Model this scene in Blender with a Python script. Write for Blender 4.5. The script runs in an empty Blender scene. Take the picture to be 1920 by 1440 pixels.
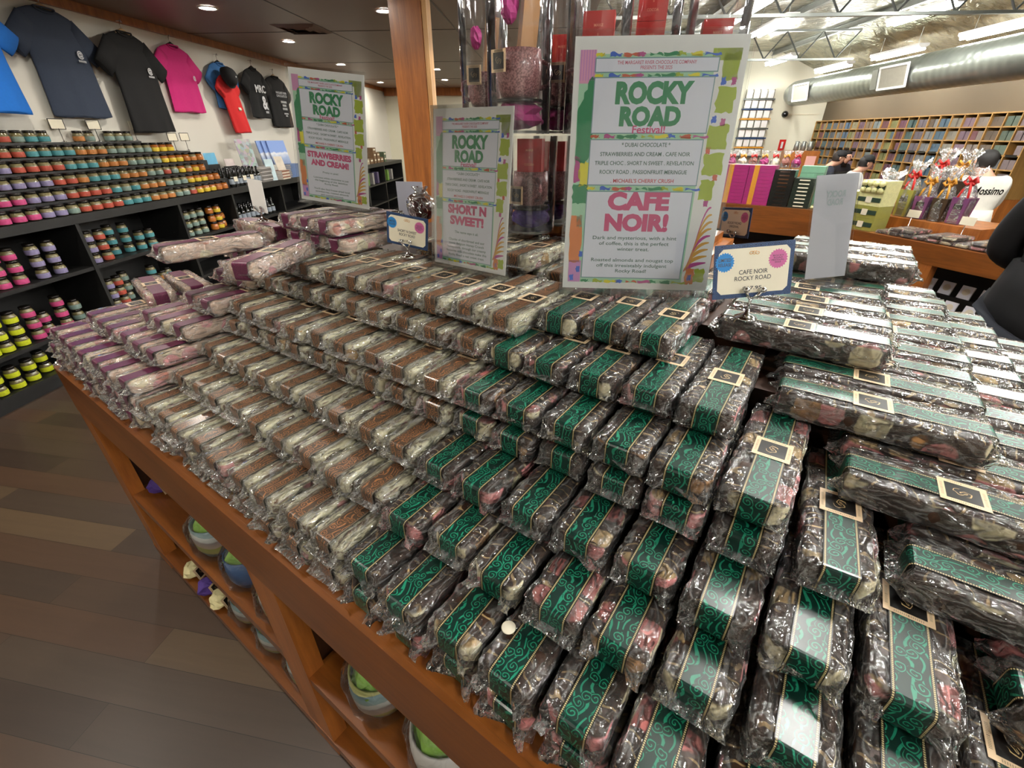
import bpy, bmesh, math, random
from math import sin, cos, pi, radians, sqrt, atan2
from mathutils import Vector, Matrix, Euler, noise
random.seed(7)
C = bpy.context.scene.collection
S = 1.7/1.55
SC = bpy.context.scene
# ------------------------------------------------------------------ helpers
class MB:
    """collects shapes into one mesh with material slots and an optional UV map"""
    def __init__(s):
        s.v=[]; s.f=[]; s.m=[]; s.uv=[]; s.has_uv=False
    def face(s, idx, mi=0, uv=None):
        s.f.append(idx); s.m.append(mi); s.uv.append(uv)
        if uv: s.has_uv=True
    def add(s, vs, fs, mi=0, M=None):
        b=len(s.v)
        for p in vs:
            p=Vector(p); s.v.append(M@p if M else p)
        for f in fs: s.face([b+i for i in f], mi)
    def box(s, c, d, mi=0, M=None):
        x,y,z=[a/2 for a in d]
        vs=[(c[0]+i*x,c[1]+j*y,c[2]+k*z) for i in(-1,1) for j in(-1,1) for k in(-1,1)]
        s.add(vs,[(0,1,3,2),(4,6,7,5),(0,4,5,1),(2,3,7,6),(0,2,6,4),(1,5,7,3)],mi,M)
    def box2(s, a, b, mi=0, M=None):
        s.box([(p+q)/2 for p,q in zip(a,b)],[abs(q-p) for p,q in zip(a,b)],mi,M)
    def loft(s, rings, mi=0, cap=True, M=None, closed=True):
        b=len(s.v); n=len(rings[0])
        for r in rings:
            for p in r:
                p=Vector(p); s.v.append(M@p if M else p)
        for i in range(len(rings)-1):
            for j in range(n if closed else n-1):
                k=(j+1)%n
                s.face([b+i*n+j,b+i*n+k,b+(i+1)*n+k,b+(i+1)*n+j], mi[i] if isinstance(mi,(list,tuple)) else mi)
        if cap:
            m0=mi[0] if isinstance(mi,(list,tuple)) else mi; m1=mi[-1] if isinstance(mi,(list,tuple)) else mi
            s.face([b+j for j in reversed(range(n))],m0); s.face([b+(len(rings)-1)*n+j for j in range(n)],m1)
    def lathe(s, prof, n=16, mi=0, M=None, cap=True):
        s.loft([[(r*cos(2*pi*j/n),r*sin(2*pi*j/n),z) for j in range(n)] for r,z in prof],mi,cap,M)
    def tube(s, pts, r, n=8, mi=0, M=None):
        pts=[Vector(p) for p in pts]; rings=[]
        for i,p in enumerate(pts):
            d=(pts[min(i+1,len(pts)-1)]-pts[max(i-1,0)]).normalized()
            a=Vector((0,0,1)) if abs(d.z)<.9 else Vector((1,0,0))
            u=d.cross(a).normalized(); w=d.cross(u)
            rr=r[i] if isinstance(r,(list,tuple)) else r
            rings.append([p+u*(rr*cos(2*pi*j/n))+w*(rr*sin(2*pi*j/n)) for j in range(n)])
        s.loft(rings,mi,True,M)
    def ngon(s, pts, mi=0, M=None):
        b=len(s.v)
        for p in pts:
            p=Vector(p); s.v.append(M@p if M else p)
        s.face(list(range(b,b+len(pts))),mi)
    def quad_uv(s, pts, mi=0, uv=((0,0),(1,0),(1,1),(0,1))):
        b=len(s.v); s.v+= [Vector(p) for p in pts]; s.face([b,b+1,b+2,b+3],mi,list(uv))
    def mesh(s, name, mats, smooth=False):
        me=bpy.data.meshes.new(name); me.from_pydata(s.v,[],s.f)
        for m in (mats if isinstance(mats,(list,tuple)) else [mats]): me.materials.append(m)
        me.polygons.foreach_set('material_index',s.m)
        if s.has_uv:
            l=me.uv_layers.new(name='UVMap'); k=0
            for f,u in zip(s.f,s.uv):
                for i in range(len(f)):
                    l.data[k].uv = u[i] if u else (0,0); k+=1
        if smooth: me.polygons.foreach_set('use_smooth',[True]*len(me.polygons))
        me.update(); return me
    def obj(s, name, mats, parent=None, smooth=False, M=None):
        return link(name, s.mesh(name,mats,smooth), parent, M)
def link(name, me, parent=None, M=None):
    o=bpy.data.objects.new(name,me); C.objects.link(o)
    if parent: o.parent=parent
    if M is not None: o.matrix_basis=M
    return o
def tag(o,label,cat,group=None,kind=None):
    o['label']=label; o['category']=cat
    if group: o['group']=group
    if kind: o['kind']=kind
    return o
def thing(name,label,cat,loc=(0,0,0),rz=0,group=None,rot=None):
    o=bpy.data.objects.new(name,None); C.objects.link(o); o.empty_display_size=.02
    o.location=loc; o.rotation_euler=rot if rot else (0,0,rz)
    return tag(o,label,cat,group)
def struct(o):
    o['kind']='structure'; return o
def T(x=0,y=0,z=0): return Matrix.Translation((x,y,z))
def RZ(a): return Matrix.Rotation(a,4,'Z')
def RX(a): return Matrix.Rotation(a,4,'X')
def RY(a): return Matrix.Rotation(a,4,'Y')
def dup(root,loc=None,rz=None,label=None,group=None):
    r=root.copy(); C.objects.link(r)
    if loc is not None: r.location=loc
    if rz is not None: r.rotation_euler=(0,0,rz)
    if label: r['label']=label
    if group: r['group']=group
    for ch in root.children:
        c=ch.copy(); C.objects.link(c); c.parent=r
        for g in ch.children:
            d=g.copy(); C.objects.link(d); d.parent=c
    return r
ORD=['zeroth','first','second','third','fourth','fifth','sixth','seventh','eighth','ninth','tenth','eleventh','twelfth','thirteenth','fourteenth','fifteenth','sixteenth','seventeenth','eighteenth','nineteenth','twentieth','twenty-first','twenty-second','twenty-third','twenty-fourth','twenty-fifth','twenty-sixth','twenty-seventh','twenty-eighth','twenty-ninth','thirtieth']
# text as a mesh part
def text_mesh(body,size,off=0.0,align='CENTER',sx=1.0,shear=0.0,ls=1.0,cs=1.0,ext=0.0):
    cu=bpy.data.curves.new('lettering','FONT'); cu.body=body; cu.size=size; cu.offset=off; cu.align_x=align; cu.align_y='CENTER'
    cu.shear=shear; cu.space_line=ls; cu.space_character=cs; cu.extrude=ext; cu.resolution_u=3
    o=bpy.data.objects.new('lettering',cu); C.objects.link(o)
    dg=bpy.context.evaluated_depsgraph_get(); me=bpy.data.meshes.new_from_object(o.evaluated_get(dg))
    bpy.data.objects.remove(o); bpy.data.curves.remove(cu)
    if sx!=1.0: me.transform(Matrix.Diagonal((sx,1,1,1)))
    return me
def text_obj(name,body,size,m,parent,M,**k):
    me=text_mesh(body,size,**k); me.name=name; me.materials.clear(); me.materials.append(m)
    return link(name,me,parent,M)
# ------------------------------------------------------------------ materials
class NT:
    def __init__(s,name):
        s.mat=bpy.data.materials.new(name); s.mat.use_nodes=True; s.t=s.mat.node_tree; s.t.nodes.clear()
        s.out=s.n('ShaderNodeOutputMaterial')
    def n(s,ty,**k):
        d=s.t.nodes.new(ty)
        for a,b in k.items(): setattr(d,a,b)
        return d
    def put(s,sock,v):
        if isinstance(v,bpy.types.NodeSocket): s.t.links.new(v,sock)
        elif v is not None:
            if hasattr(sock.default_value,'__len__') and not isinstance(v,(list,tuple)): v=[v]*len(sock.default_value)
            if hasattr(sock.default_value,'__len__') and len(sock.default_value)==4 and len(v)==3: v=list(v)+[1]
            sock.default_value=v
    def math(s,op,a,b=None,c=None,clamp=False):
        d=s.n('ShaderNodeMath',operation=op,use_clamp=clamp); s.put(d.inputs[0],a)
        if b is not None: s.put(d.inputs[1],b)
        if c is not None: s.put(d.inputs[2],c)
        return d.outputs[0]
    def vmath(s,op,a,b=None,i=0):
        d=s.n('ShaderNodeVectorMath',operation=op); s.put(d.inputs[0],a)
        if b is not None: s.put(d.inputs['Scale'] if op=='SCALE' else d.inputs[1],b)
        return d.outputs[i]
    def mix(s,f,a,b):
        d=s.n('ShaderNodeMix',data_type='RGBA'); s.put(d.inputs[0],f); s.put(d.inputs[6],a); s.put(d.inputs[7],b); return d.outputs[2]
    def ramp(s,f,stops,interp='LINEAR'):
        d=s.n('ShaderNodeValToRGB'); r=d.color_ramp; r.interpolation=interp
        while len(r.elements)<len(stops): r.elements.new(.5)
        for e,(p,c) in zip(r.elements,stops):
            e.position=p; e.color=list(c)+[1] if len(c)==3 else c
        s.put(d.inputs[0],f); return d.outputs[0]
    def step(s,x,a,b):
        d=s.n('ShaderNodeMapRange',interpolation_type='SMOOTHSTEP'); s.put(d.inputs[0],x); d.inputs[1].default_value=a; d.inputs[2].default_value=b
        return d.outputs[0]
    def sep(s,v):
        d=s.n('ShaderNodeSeparateXYZ'); s.put(d.inputs[0],v); return d.outputs
    def comb(s,x=0,y=0,z=0):
        d=s.n('ShaderNodeCombineXYZ'); [s.put(d.inputs[i],q) for i,q in enumerate((x,y,z))]; return d.outputs[0]
    def obj(s): return s.n('ShaderNodeTexCoord').outputs['Object']
    def uv(s): return s.n('ShaderNodeTexCoord').outputs['UV']
    def rnd(s): return s.n('ShaderNodeObjectInfo').outputs['Random']
    def noise(s,v,scale,detail=2,rough=.5,dist=0,out=0):
        d=s.n('ShaderNodeTexNoise'); s.put(d.inputs['Vector'],v); s.put(d.inputs['Scale'],scale); d.inputs['Detail'].default_value=detail
        d.inputs['Roughness'].default_value=rough; d.inputs['Distortion'].default_value=dist; return d.outputs[out]
    def bump(s,h,st=.5,dist=.01):
        d=s.n('ShaderNodeBump'); d.inputs['Strength'].default_value=st; d.inputs['Distance'].default_value=dist; s.put(d.inputs['Height'],h); return d.outputs[0]
    def pbsdf(s,color,rough=.5,metal=0,spec=.5,coat=0,normal=None,emit=None,estr=0,alpha=None,trans=0,croug=.05):
        p=s.n('ShaderNodeBsdfPrincipled'); s.put(p.inputs['Base Color'],color); s.put(p.inputs['Roughness'],rough); s.put(p.inputs['Metallic'],metal)
        p.inputs['Specular IOR Level'].default_value=spec; p.inputs['Coat Weight'].default_value=coat; p.inputs['Coat Roughness'].default_value=croug
        p.inputs['Transmission Weight'].default_value=trans
        if normal is not None: s.put(p.inputs['Normal'],normal)
        if emit is not None: s.put(p.inputs['Emission Color'],emit); p.inputs['Emission Strength'].default_value=estr
        s.t.links.new(p.outputs[0],s.out.inputs[0]); return s.mat
    def surf(s,sh): s.t.links.new(sh,s.out.inputs[0]); return s.mat
def lin(r,g=None,b=None):
    if g is None: r,g,b=r
    return tuple((c/255/12.92 if c/255<=.04045 else ((c/255+.055)/1.055)**2.4) for c in (r,g,b))
def plain(name,rgb,rough=.5,metal=0,spec=.5,coat=0,var=.12,scale=30):
    """painted / moulded surface with a faint mottled grain"""
    t=NT(name); c=lin(rgb); n=t.noise(t.obj(),scale,3)
    col=t.mix(n,[q*(1-var) for q in c],[min(1,q*(1+var)) for q in c])
    return t.pbsdf(col,rough,metal,spec,coat)
def emis(name,rgb,st):
    t=NT(name); e=t.n('ShaderNodeEmission'); e.inputs[0].default_value=(*rgb,1); e.inputs[1].default_value=st; return t.surf(e.outputs[0])
def wood(name,c1,c2,rough=.4,coat=.2,axis=0,scale=6):
    t=NT(name); m=t.n('ShaderNodeMapping'); sc=[scale*3]*3; sc[axis]=scale*.25; m.inputs['Scale'].default_value=sc; t.put(m.inputs[0],t.obj())
    n=t.noise(m.outputs[0],1.0,5,.6,.6); n2=t.noise(m.outputs[0],9,3,.6)
    f=t.math('ADD',t.math('MULTIPLY',n,.75),t.math('MULTIPLY',n2,.3))
    return t.pbsdf(t.ramp(f,[(.3,lin(c1)),(.7,lin(c2))]),rough,0,.5,coat,t.bump(n2,.05,.002),croug=.2)
def film_mat(name,scale=42,strength=.95,haze=.065,gl=1.15,tint=(.98,.98,.975),rough=.05,dist=.012,milk=.17,stretch=(.45,1.2,1.2)):
    """thin clear cellophane: mostly transparent, mirror-like glints from its creases"""
    t=NT(name); ob=t.obj(); r=t.rnd(); v=t.vmath('ADD',ob,t.comb(t.math('MULTIPLY',r,31),t.math('MULTIPLY',r,17),t.math('MULTIPLY',r,53)))
    mp=t.n('ShaderNodeMapping'); mp.inputs['Scale'].default_value=stretch; t.put(mp.inputs[0],v); n1=t.noise(mp.outputs[0],scale,1.5,.5,.8); n2=t.noise(v,scale*3.3,1,.5,.4)
    cre=t.math('ABSOLUTE',t.math('SUBTRACT',n1,.5))
    h=t.math('ADD',t.math('MULTIPLY',cre,-1.6),t.math('MULTIPLY',n2,.25))
    nm=t.bump(h,strength,dist)
    lw=t.n('ShaderNodeLayerWeight'); lw.inputs[0].default_value=.28; t.put(lw.inputs['Normal'],nm)
    fac=t.math('ADD',t.math('MULTIPLY',lw.outputs[0],gl),haze,clamp=True)
    g=t.n('ShaderNodeBsdfGlossy'); g.inputs[0].default_value=(1,1,1,1); g.inputs['Roughness'].default_value=rough; t.put(g.inputs['Normal'],nm)
    tr=t.n('ShaderNodeBsdfTransparent'); tr.inputs[0].default_value=(*tint,1)
    mx=t.n('ShaderNodeMixShader'); t.put(mx.inputs[0],fac); t.t.links.new(tr.outputs[0],mx.inputs[1]); t.t.links.new(g.outputs[0],mx.inputs[2])
    df=t.n('ShaderNodeBsdfDiffuse'); df.inputs[0].default_value=(.9,.9,.88,1)
    mk=t.math('MULTIPLY',t.math('SUBTRACT',1,t.step(cre,.0,.05)),milk)  # white diffuse laid on creases: pale plastic haze plus painted-in glare
    m3=t.n('ShaderNodeMixShader'); t.put(m3.inputs[0],t.math('ADD',mk,milk*.22)); t.t.links.new(mx.outputs[0],m3.inputs[1]); t.t.links.new(df.outputs[0],m3.inputs[2])
    return t.surf(m3.outputs[0])
def acrylic(name,gl=.55,tint=(.97,.98,.98),haze=.02):
    t=NT(name); lw=t.n('ShaderNodeLayerWeight'); lw.inputs[0].default_value=.3
    g=t.n('ShaderNodeBsdfGlossy'); g.inputs['Roughness'].default_value=.03
    tr=t.n('ShaderNodeBsdfTransparent'); tr.inputs[0].default_value=(*tint,1)
    mx=t.n('ShaderNodeMixShader'); t.put(mx.inputs[0],t.math('ADD',t.math('MULTIPLY',lw.outputs[0],gl),haze,clamp=True)); t.t.links.new(tr.outputs[0],mx.inputs[1]); t.t.links.new(g.outputs[0],mx.inputs[2])
    return t.surf(mx.outputs[0])
def slab_mat(name,flavour):
    t=NT(name); ob=t.obj(); r=t.rnd()
    v=t.vmath('ADD',ob,t.comb(t.math('MULTIPLY',r,37),t.math('MULTIPLY',r,91),t.math('MULTIPLY',r,13)))
    up=t.step(t.sep(t.n('ShaderNodeTexCoord').outputs['Normal'])[2],.45,.75)
    fine=t.noise(v,90,3,.6); mid=t.noise(v,26,3,.55)
    vor=t.n('ShaderNodeTexVoronoi',feature='F1'); vor.inputs['Scale'].default_value=20.5; vor.inputs['Randomness'].default_value=.6
    mv=t.n('ShaderNodeMapping'); mv.inputs['Scale'].default_value=(1,.3,.75); t.put(mv.inputs[0],t.vmath('ADD',v,t.vmath('SCALE',t.noise(v,60,2,out=1),.012))); t.put(vor.inputs['Vector'],mv.outputs[0])
    cc=t.sep(vor.outputs['Color'])
    blob=t.math('SUBTRACT',1,t.step(vor.outputs['Distance'],.43,.49))
    streak=t.n('ShaderNodeTexWave'); streak.bands_direction='X'; streak.inputs['Scale'].default_value=17; streak.inputs['Distortion'].default_value=11; streak.inputs['Detail'].default_value=2; streak.inputs['Detail Scale'].default_value=1.2
    t.put(streak.inputs['Vector'],v)
    if flavour=='dark':
        base=t.mix(mid,lin(38,24,17),lin(78,54,40))
        blobc=t.ramp(cc[0],[(0,lin(238,150,150)),(.42,lin(238,150,150)),(.43,lin(246,234,192)),(.74,lin(246,234,192)),(.75,lin(190,142,92)),(.86,lin(60,40,28))],'CONSTANT')
        blobc=t.mix(t.math('MULTIPLY',t.step(fine,.56,.74),.6),blobc,lin(110,66,50))
        side=t.mix(blob,base,blobc)
        dr=t.math('MULTIPLY',t.step(streak.outputs['Fac'],.88,.97),t.step(t.noise(v,18,1),.40,.52))
        top=t.mix(t.math('MULTIPLY',dr,.85),base,lin(190,160,112))
        almond=t.math('MULTIPLY',blob,t.step(cc[1],.80,.82)); top=t.mix(almond,top,lin(196,164,112))
        top=t.mix(t.math('MULTIPLY',blob,t.step(cc[2],.88,.9)),top,lin(188,110,104))
    elif flavour=='milk':
        base=t.mix(mid,lin(84,56,36),lin(140,104,70))
        m2=t.n('ShaderNodeMapping'); m2.inputs['Scale'].default_value=(14,60,60); t.put(m2.inputs[0],v); st=t.noise(m2.outputs[0],1,4,.65,.5)
        cream=t.mix(fine,lin(214,204,158),lin(250,246,214))
        top=t.mix(t.step(st,.34,.50),base,cream)
        blobc=t.ramp(cc[0],[(0,lin(214,140,140)),(.3,lin(214,140,140)),(.31,lin(232,222,180)),(.75,lin(200,150,72)),(.85,lin(110,76,50))],'CONSTANT')
        side=t.mix(t.math('MULTIPLY',blob,.9),t.mix(t.step(st,.38,.54),base,cream),blobc)
    else:
        base=t.mix(mid,lin(222,180,158),lin(240,216,190))
        blobc=t.ramp(cc[0],[(0,lin(232,158,160)),(.4,lin(232,158,160)),(.41,lin(238,222,182)),(.75,lin(214,140,120)),(.88,lin(240,206,190))],'CONSTANT')
        side=t.mix(blob,base,blobc); top=t.mix(t.math('MULTIPLY',blob,.7),base,blobc)
    col=t.mix(up,side,top)
    return t.pbsdf(col,.42,0,.4,0,t.bump(t.math('ADD',mid,t.math('MULTIPLY',fine,.4)),.35,.006))
def band_mat(name,base,line,dot,plum=False,edge=(.005,.0045,.004)):
    """printed paper band: curls and hairlines with a dotted rule along both edges (UV: x in band widths, y across)"""
    t=NT(name); uv=t.uv(); r=t.rnd(); x,y,_=t.sep(uv)
    x=t.math('ADD',x,t.math('MULTIPLY',r,9)); p=t.comb(x,y,0)
    wob=t.noise(p,3.2,1,out=1); p2=t.vmath('ADD',p,t.vmath('SCALE',t.vmath('SUBTRACT',wob,(.5,.5,.5)),.16))
    vor=t.n('ShaderNodeTexVoronoi',feature='F1',voronoi_dimensions='2D'); vor.inputs['Scale'].default_value=2.1; vor.inputs['Randomness'].default_value=.7
    t.put(vor.inputs['Vector'],p2)
    d=t.vmath('SUBTRACT',p2,vor.outputs['Position']); dx,dy,_=t.sep(d)
    ang=t.math('ARCTAN2',dy,dx); rad=t.vmath('LENGTH',d,i=1)
    ph=t.math('ADD',t.math('DIVIDE',ang,2*pi),t.math('MULTIPLY',rad,9)); fr=t.math('ABSOLUTE',t.math('SUBTRACT',t.math('FRACT',ph),.5))
    spiral=t.math('SUBTRACT',1,t.step(fr,.11,.18)); inside=t.math('SUBTRACT',1,t.step(rad,.19,.205))
    wv=t.n('ShaderNodeTexWave'); wv.bands_direction='Y'; wv.inputs['Scale'].default_value=1.25; wv.inputs['Distortion'].default_value=13; wv.inputs['Detail'].default_value=0; wv.inputs['Detail Scale'].default_value=.8
    t.put(wv.inputs['Vector'],p); hair=t.math('MULTIPLY',t.step(wv.outputs['Fac'],.78,.9),t.step(t.noise(p,4.5,1),.36,.44))
    pat=t.math('ADD',t.math('MULTIPLY',spiral,inside),t.math('MULTIPLY',hair,t.math('SUBTRACT',1,inside)),clamp=True)
    e=t.math('ABSOLUTE',t.math('SUBTRACT',y,.5))
    if plum:
        col=t.mix(t.math('MULTIPLY',pat,.45),base,line)
    else:
        inner=t.math('SUBTRACT',1,t.step(e,.385,.40))
        col=t.mix(t.math('MULTIPLY',pat,inner),t.mix(inner,edge,base),line)
        dots=t.math('MULTIPLY',t.math('SUBTRACT',1,t.step(t.math('ABSOLUTE',t.math('SUBTRACT',t.math('FRACT',t.math('MULTIPLY',x,16)),.5)),.26,.36)),
                    t.math('SUBTRACT',1,t.step(t.math('ABSOLUTE',t.math('SUBTRACT',e,.445)),.018,.03)))
        col=t.mix(dots,col,dot)
    return t.pbsdf(col,.36,0,.5,.24,croug=.16)
def sticker_mat(name):
    t=NT(name); x,y,_=t.sep(t.uv()); a=t.math('ABSOLUTE',t.math('SUBTRACT',x,.5)); b=t.math('ABSOLUTE',t.math('SUBTRACT',y,.5))
    d=t.math('MAXIMUM',a,b); fr=t.step(d,.355,.365)
    tick=t.math('MULTIPLY',t.math('LESS_THAN',t.math('FRACT',t.math('MULTIPLY',t.math('MINIMUM',a,b),26)),.45),t.math('LESS_THAN',t.math('ABSOLUTE',t.math('SUBTRACT',d,.43)),.03))
    tick=t.math('MULTIPLY',tick,t.math('LESS_THAN',t.math('MINIMUM',a,b),.3))
    cream=t.mix(t.math('MULTIPLY',tick,.55),lin(236,206,166),lin(60,44,30))
    px=t.math('SUBTRACT',x,.5); py=t.math('MULTIPLY',t.math('SUBTRACT',y,.5),1.25); p=t.comb(px,py,0)
    p=t.vmath('ADD',p,t.vmath('SCALE',t.vmath('SUBTRACT',t.noise(p,5,1,out=1),(.5,.5,.5)),.22)); qx,qy,_=t.sep(p)
    ang=t.math('ARCTAN2',qy,qx); rad=t.vmath('LENGTH',p,i=1)
    fr2=t.math('ABSOLUTE',t.math('SUBTRACT',t.math('FRACT',t.math('ADD',t.math('DIVIDE',ang,pi),t.math('MULTIPLY',rad,9))),.5))
    emb=t.math('MULTIPLY',t.math('LESS_THAN',fr2,.12),t.math('LESS_THAN',rad,.2))
    col=t.mix(fr,t.mix(emb,lin(18,16,14),lin(206,176,126)),cream)
    return t.pbsdf(col,.4,0,.5,.3)
# ------------------------------------------------------------------ camera and view
FPX=835.0; PITCH=math.atan(468/835.); YAW=radians(4.18); HC=1.7
cam=bpy.data.cameras.new('camera'); co=bpy.data.objects.new('camera',cam); C.objects.link(co)
cam.sensor_width=36; cam.lens=36*FPX/1920; cam.clip_start=.02; cam.clip_end=100
co.location=(0,0,HC); co.rotation_euler=(pi/2-PITCH,0,YAW); SC.camera=co
SC.view_settings.view_transform='Standard'; SC.view_settings.look='None'; SC.view_settings.gamma=1; SC.view_settings.use_curve_mapping=False
SC.view_settings.exposure=1.42
cy=SC.cycles
cy.use_adaptive_sampling=True; cy.adaptive_threshold=.035; cy.max_bounces=8; cy.diffuse_bounces=3; cy.glossy_bounces=3; cy.transmission_bounces=4; cy.transparent_max_bounces=20
cy.caustics_reflective=False; cy.caustics_refractive=False; cy.sample_clamp_indirect=8; cy.use_denoising=True
w=bpy.data.worlds.new('world'); SC.world=w; w.use_nodes=True; w.node_tree.nodes['Background'].inputs[0].default_value=(.8,.85,.8,1); w.node_tree.nodes['Background'].inputs[1].default_value=.12  # faint ambient added as fill light, not a source in the room
# ------------------------------------------------------------------ shared materials
M={}
M['white_wall']=plain('white_wall_paint',(222,218,206),.8,var=.04,scale=3)
M['end_wall']=plain('cream_wall_paint',(226,222,200),.8,var=.05,scale=2)
M['taupe']=plain('taupe_wall_paint',(92,80,62),.85,var=.06,scale=2)
M['brownceil']=plain('brown_ceiling_paint',(118,84,62),.45,var=.1,scale=1.5)
M['black']=plain('black_laminate',(20,20,19),.45,var=.2)
M['blackgloss']=plain('black_gloss',(14,14,14),.15,coat=.3)
M['orangewood']=wood('orange_stained_timber',(120,66,24),(186,112,48),.38,.25,2,5)
M['tablewood']=wood('stained_table_timber',(96,50,14),(146,84,30),.34,.3,1,4)
M['tablewood_u']=wood('stained_table_timber_cross_grain',(92,48,14),(142,82,30),.36,.25,0,4)
M['darkwood']=wood('dark_panel_timber',(44,24,10),(74,42,20),.5,.1,2,4)
M['chrome']=plain('chrome',(220,220,222),.08,1.0,var=.03)
M['steel']=plain('galvanised_steel',(150,154,150),.35,.8,var=.15,scale=8)
M['steeldark']=plain('grey_steel',(96,100,98),.5,.5,var=.15,scale=8)
M['paper']=plain('white_paper',(236,234,230),.6,var=.03)
M['cream']=plain('cream_card',(236,228,204),.55,var=.04)
M['acrylic']=acrylic('clear_acrylic')
M['film']=film_mat('cellophane_wrap',milk=.12)
M['filmpale']=film_mat('cellophane_wrap_pale_bars',milk=.2,haze=.09)
M['film2']=film_mat('crumpled_gift_cellophane',24,.8,.08,1.0,dist=.012,milk=.3)
M['film3']=film_mat('thin_mug_cellophane',24,.6,.03,.8,dist=.008,milk=.05)
M['red']=plain('red_ribbon',(206,40,36),.35,coat=.3)
M['gold']=plain('gold_ribbon',(214,150,50),.35,coat=.3)
# floor: dark mixed-tone boards
t=NT('dark_floor_boards'); ob=t.obj(); m=t.n('ShaderNodeMapping'); m.inputs['Rotation'].default_value=(0,0,radians(6)); t.put(m.inputs[0],ob)
br=t.n('ShaderNodeTexBrick'); br.offset=.4; br.inputs['Scale'].default_value=1; br.inputs['Brick Width'].default_value=1.5; br.inputs['Row Height'].default_value=.135; br.inputs['Mortar Size'].default_value=.0007
br.inputs['Color1'].default_value=(0,0,0,1); br.inputs['Color2'].default_value=(1,1,1,1); br.inputs['Mortar'].default_value=(0,0,0,1); t.put(br.inputs['Vector'],m.outputs[0])
m2=t.n('ShaderNodeMapping'); m2.inputs['Scale'].default_value=(1.5,22,1); t.put(m2.inputs[0],m.outputs[0]); gr=t.noise(m2.outputs[0],1.2,5,.65,.4)
tone=t.ramp(br.outputs['Color'],[(0,lin(68,54,45)),(.35,lin(80,65,53)),(.6,lin(94,70,53)),(.8,lin(76,63,54)),(1,lin(128,104,74))])
col=t.mix(t.math('MULTIPLY',gr,.8),tone,t.mix(.5,tone,lin(40,34,30)))
col=t.mix(br.outputs['Fac'],col,lin(22,18,15))
M['floor']=t.pbsdf(col,.38,0,.5,0,t.bump(gr,.08,.002))
# roof foil
t=NT('crinkled_roof_foil'); v=t.obj(); n1=t.noise(v,3.5,3,.6,1.2); n2=t.noise(v,14,2)
M['foil']=t.pbsdf(t.ramp(n1,[(.3,lin(112,112,98)),(.7,lin(176,172,150))]),.32,.75,.5,0,t.bump(t.math('ADD',n1,t.math('MULTIPLY',n2,.4)),.9,.06))
# spiral duct
t=NT('spiral_duct_metal'); wv=t.n('ShaderNodeTexWave'); wv.bands_direction='Y'; wv.inputs['Scale'].default_value=2.4; t.put(wv.inputs['Vector'],t.obj())
M['duct']=t.pbsdf(t.mix(t.noise(t.obj(),5,3),lin(138,146,140),lin(176,182,174)),.3,.85,.5,0,t.bump(wv.outputs['Fac'],.25,.01))
M['tube']=emis('fluorescent_glow',(1,.985,.94),62)
M['down']=emis('downlight_glow',(1,.93,.82),150)
# ------------------------------------------------------------------ room shell
XW=-4.12; XR=6.5; YE=12.9; YB=-3.2; ZL=2.69; ZH=3.35; XB=.35
def slabobj(name,a,b,m): 
    mb=MB(); mb.box2(a,b); return struct(mb.obj(name,m))
slabobj('floor',(XW-.1,YB-.1,-.1),(XR+.1,YE+.1,0),M['floor'])
slabobj('wall_left',(XW-.1,YB,0),(XW,YE,ZH+.3),M['white_wall'])
slabobj('wall_right',(XR,YB,0),(XR+.1,YE,ZH+.3),M['taupe'])
slabobj('wall_end',(XW-.1,YE,0),(XR+.1,YE+.1,ZH+.3),M['end_wall'])
slabobj('wall_back',(XW-.1,YB-.1,0),(XR+.1,YB,ZH+.3),M['white_wall'])
mb=MB(); mb.box2((XW,YB,ZL),(XB,YE,ZL+.08),0)
for y in (1.2,3.6,6.0,8.4,10.8): mb.box2((XW,y,ZL-.003),(XB,y+.012,ZL),1)
for x in (-2.45,-1.05): mb.box2((x,YB,ZL-.003),(x+.012,YE,ZL),1)
struct(mb.obj('ceiling_lowered',[M['brownceil'],M['darkwood']]))
slabobj('ceiling_roof',(XB-.05,YB,ZH),(XR,YE,ZH+.1),M['foil'])
mb=MB(); mb.loft([[(5.15,y,ZH-.001),(XR-.001,y,2.80),(XR-.001,y,ZH-.001)] for y in (YB,YE)]); struct(mb.obj('ceiling_slope',M['foil']))
slabobj('trim_bulkhead',(XB,YB,ZL),(XB+.04,YE,ZH),M['brownceil'])
slabobj('trim_cornice',(XW,YB,ZL-.07),(XW+.03,YE,ZL),M['orangewood'])
slabobj('trim_end_beam',(XW+.03,YE-.12,ZL-.16),(XB,YE,ZL),M['orangewood'])
# roof purlins and lattice trusses
k=0
for x in (1.1,2.4,3.7,5.0):
    mb=MB(); mb.box2((x-.03,YB,ZH-.09),(x+.03,YE,ZH-.085)); mb.box2((x-.004,YB,ZH-.09),(x+.004,YE,ZH)); mb.box2((x-.03,YB,ZH-.012),(x+.03,YE,ZH-.004))
    o=struct(mb.obj('ceiling_purlin',M['steel'])); 
for n,y in enumerate((3.2,6.4,9.8)):
    tr=thing('roof_truss','%s steel lattice truss under the foil roof'%('nearest','middle','farthest')[n],'roof truss',(XB+.05,y,ZH-.1),group='lattice trusses under the foil roof')
    L=5.1-XB
    for nm,z in (('top_chord',-.02),('bottom_chord',-.42)):
        mb=MB(); mb.box((L/2,0,z),(L,.05,.03)); mb.obj(nm,M['steel'],tr)
    mb=MB(); nseg=16
    for i in range(nseg):
        x0,x1=L*i/nseg,L*(i+1)/nseg; za,zb=((-.41,-.03) if i%2 else (-.03,-.41))
        mb.tube([(x0,0,za),(x1,0,zb)],.011,6)
    mb.obj('lattice_web',M['steeldark'],tr)
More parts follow.
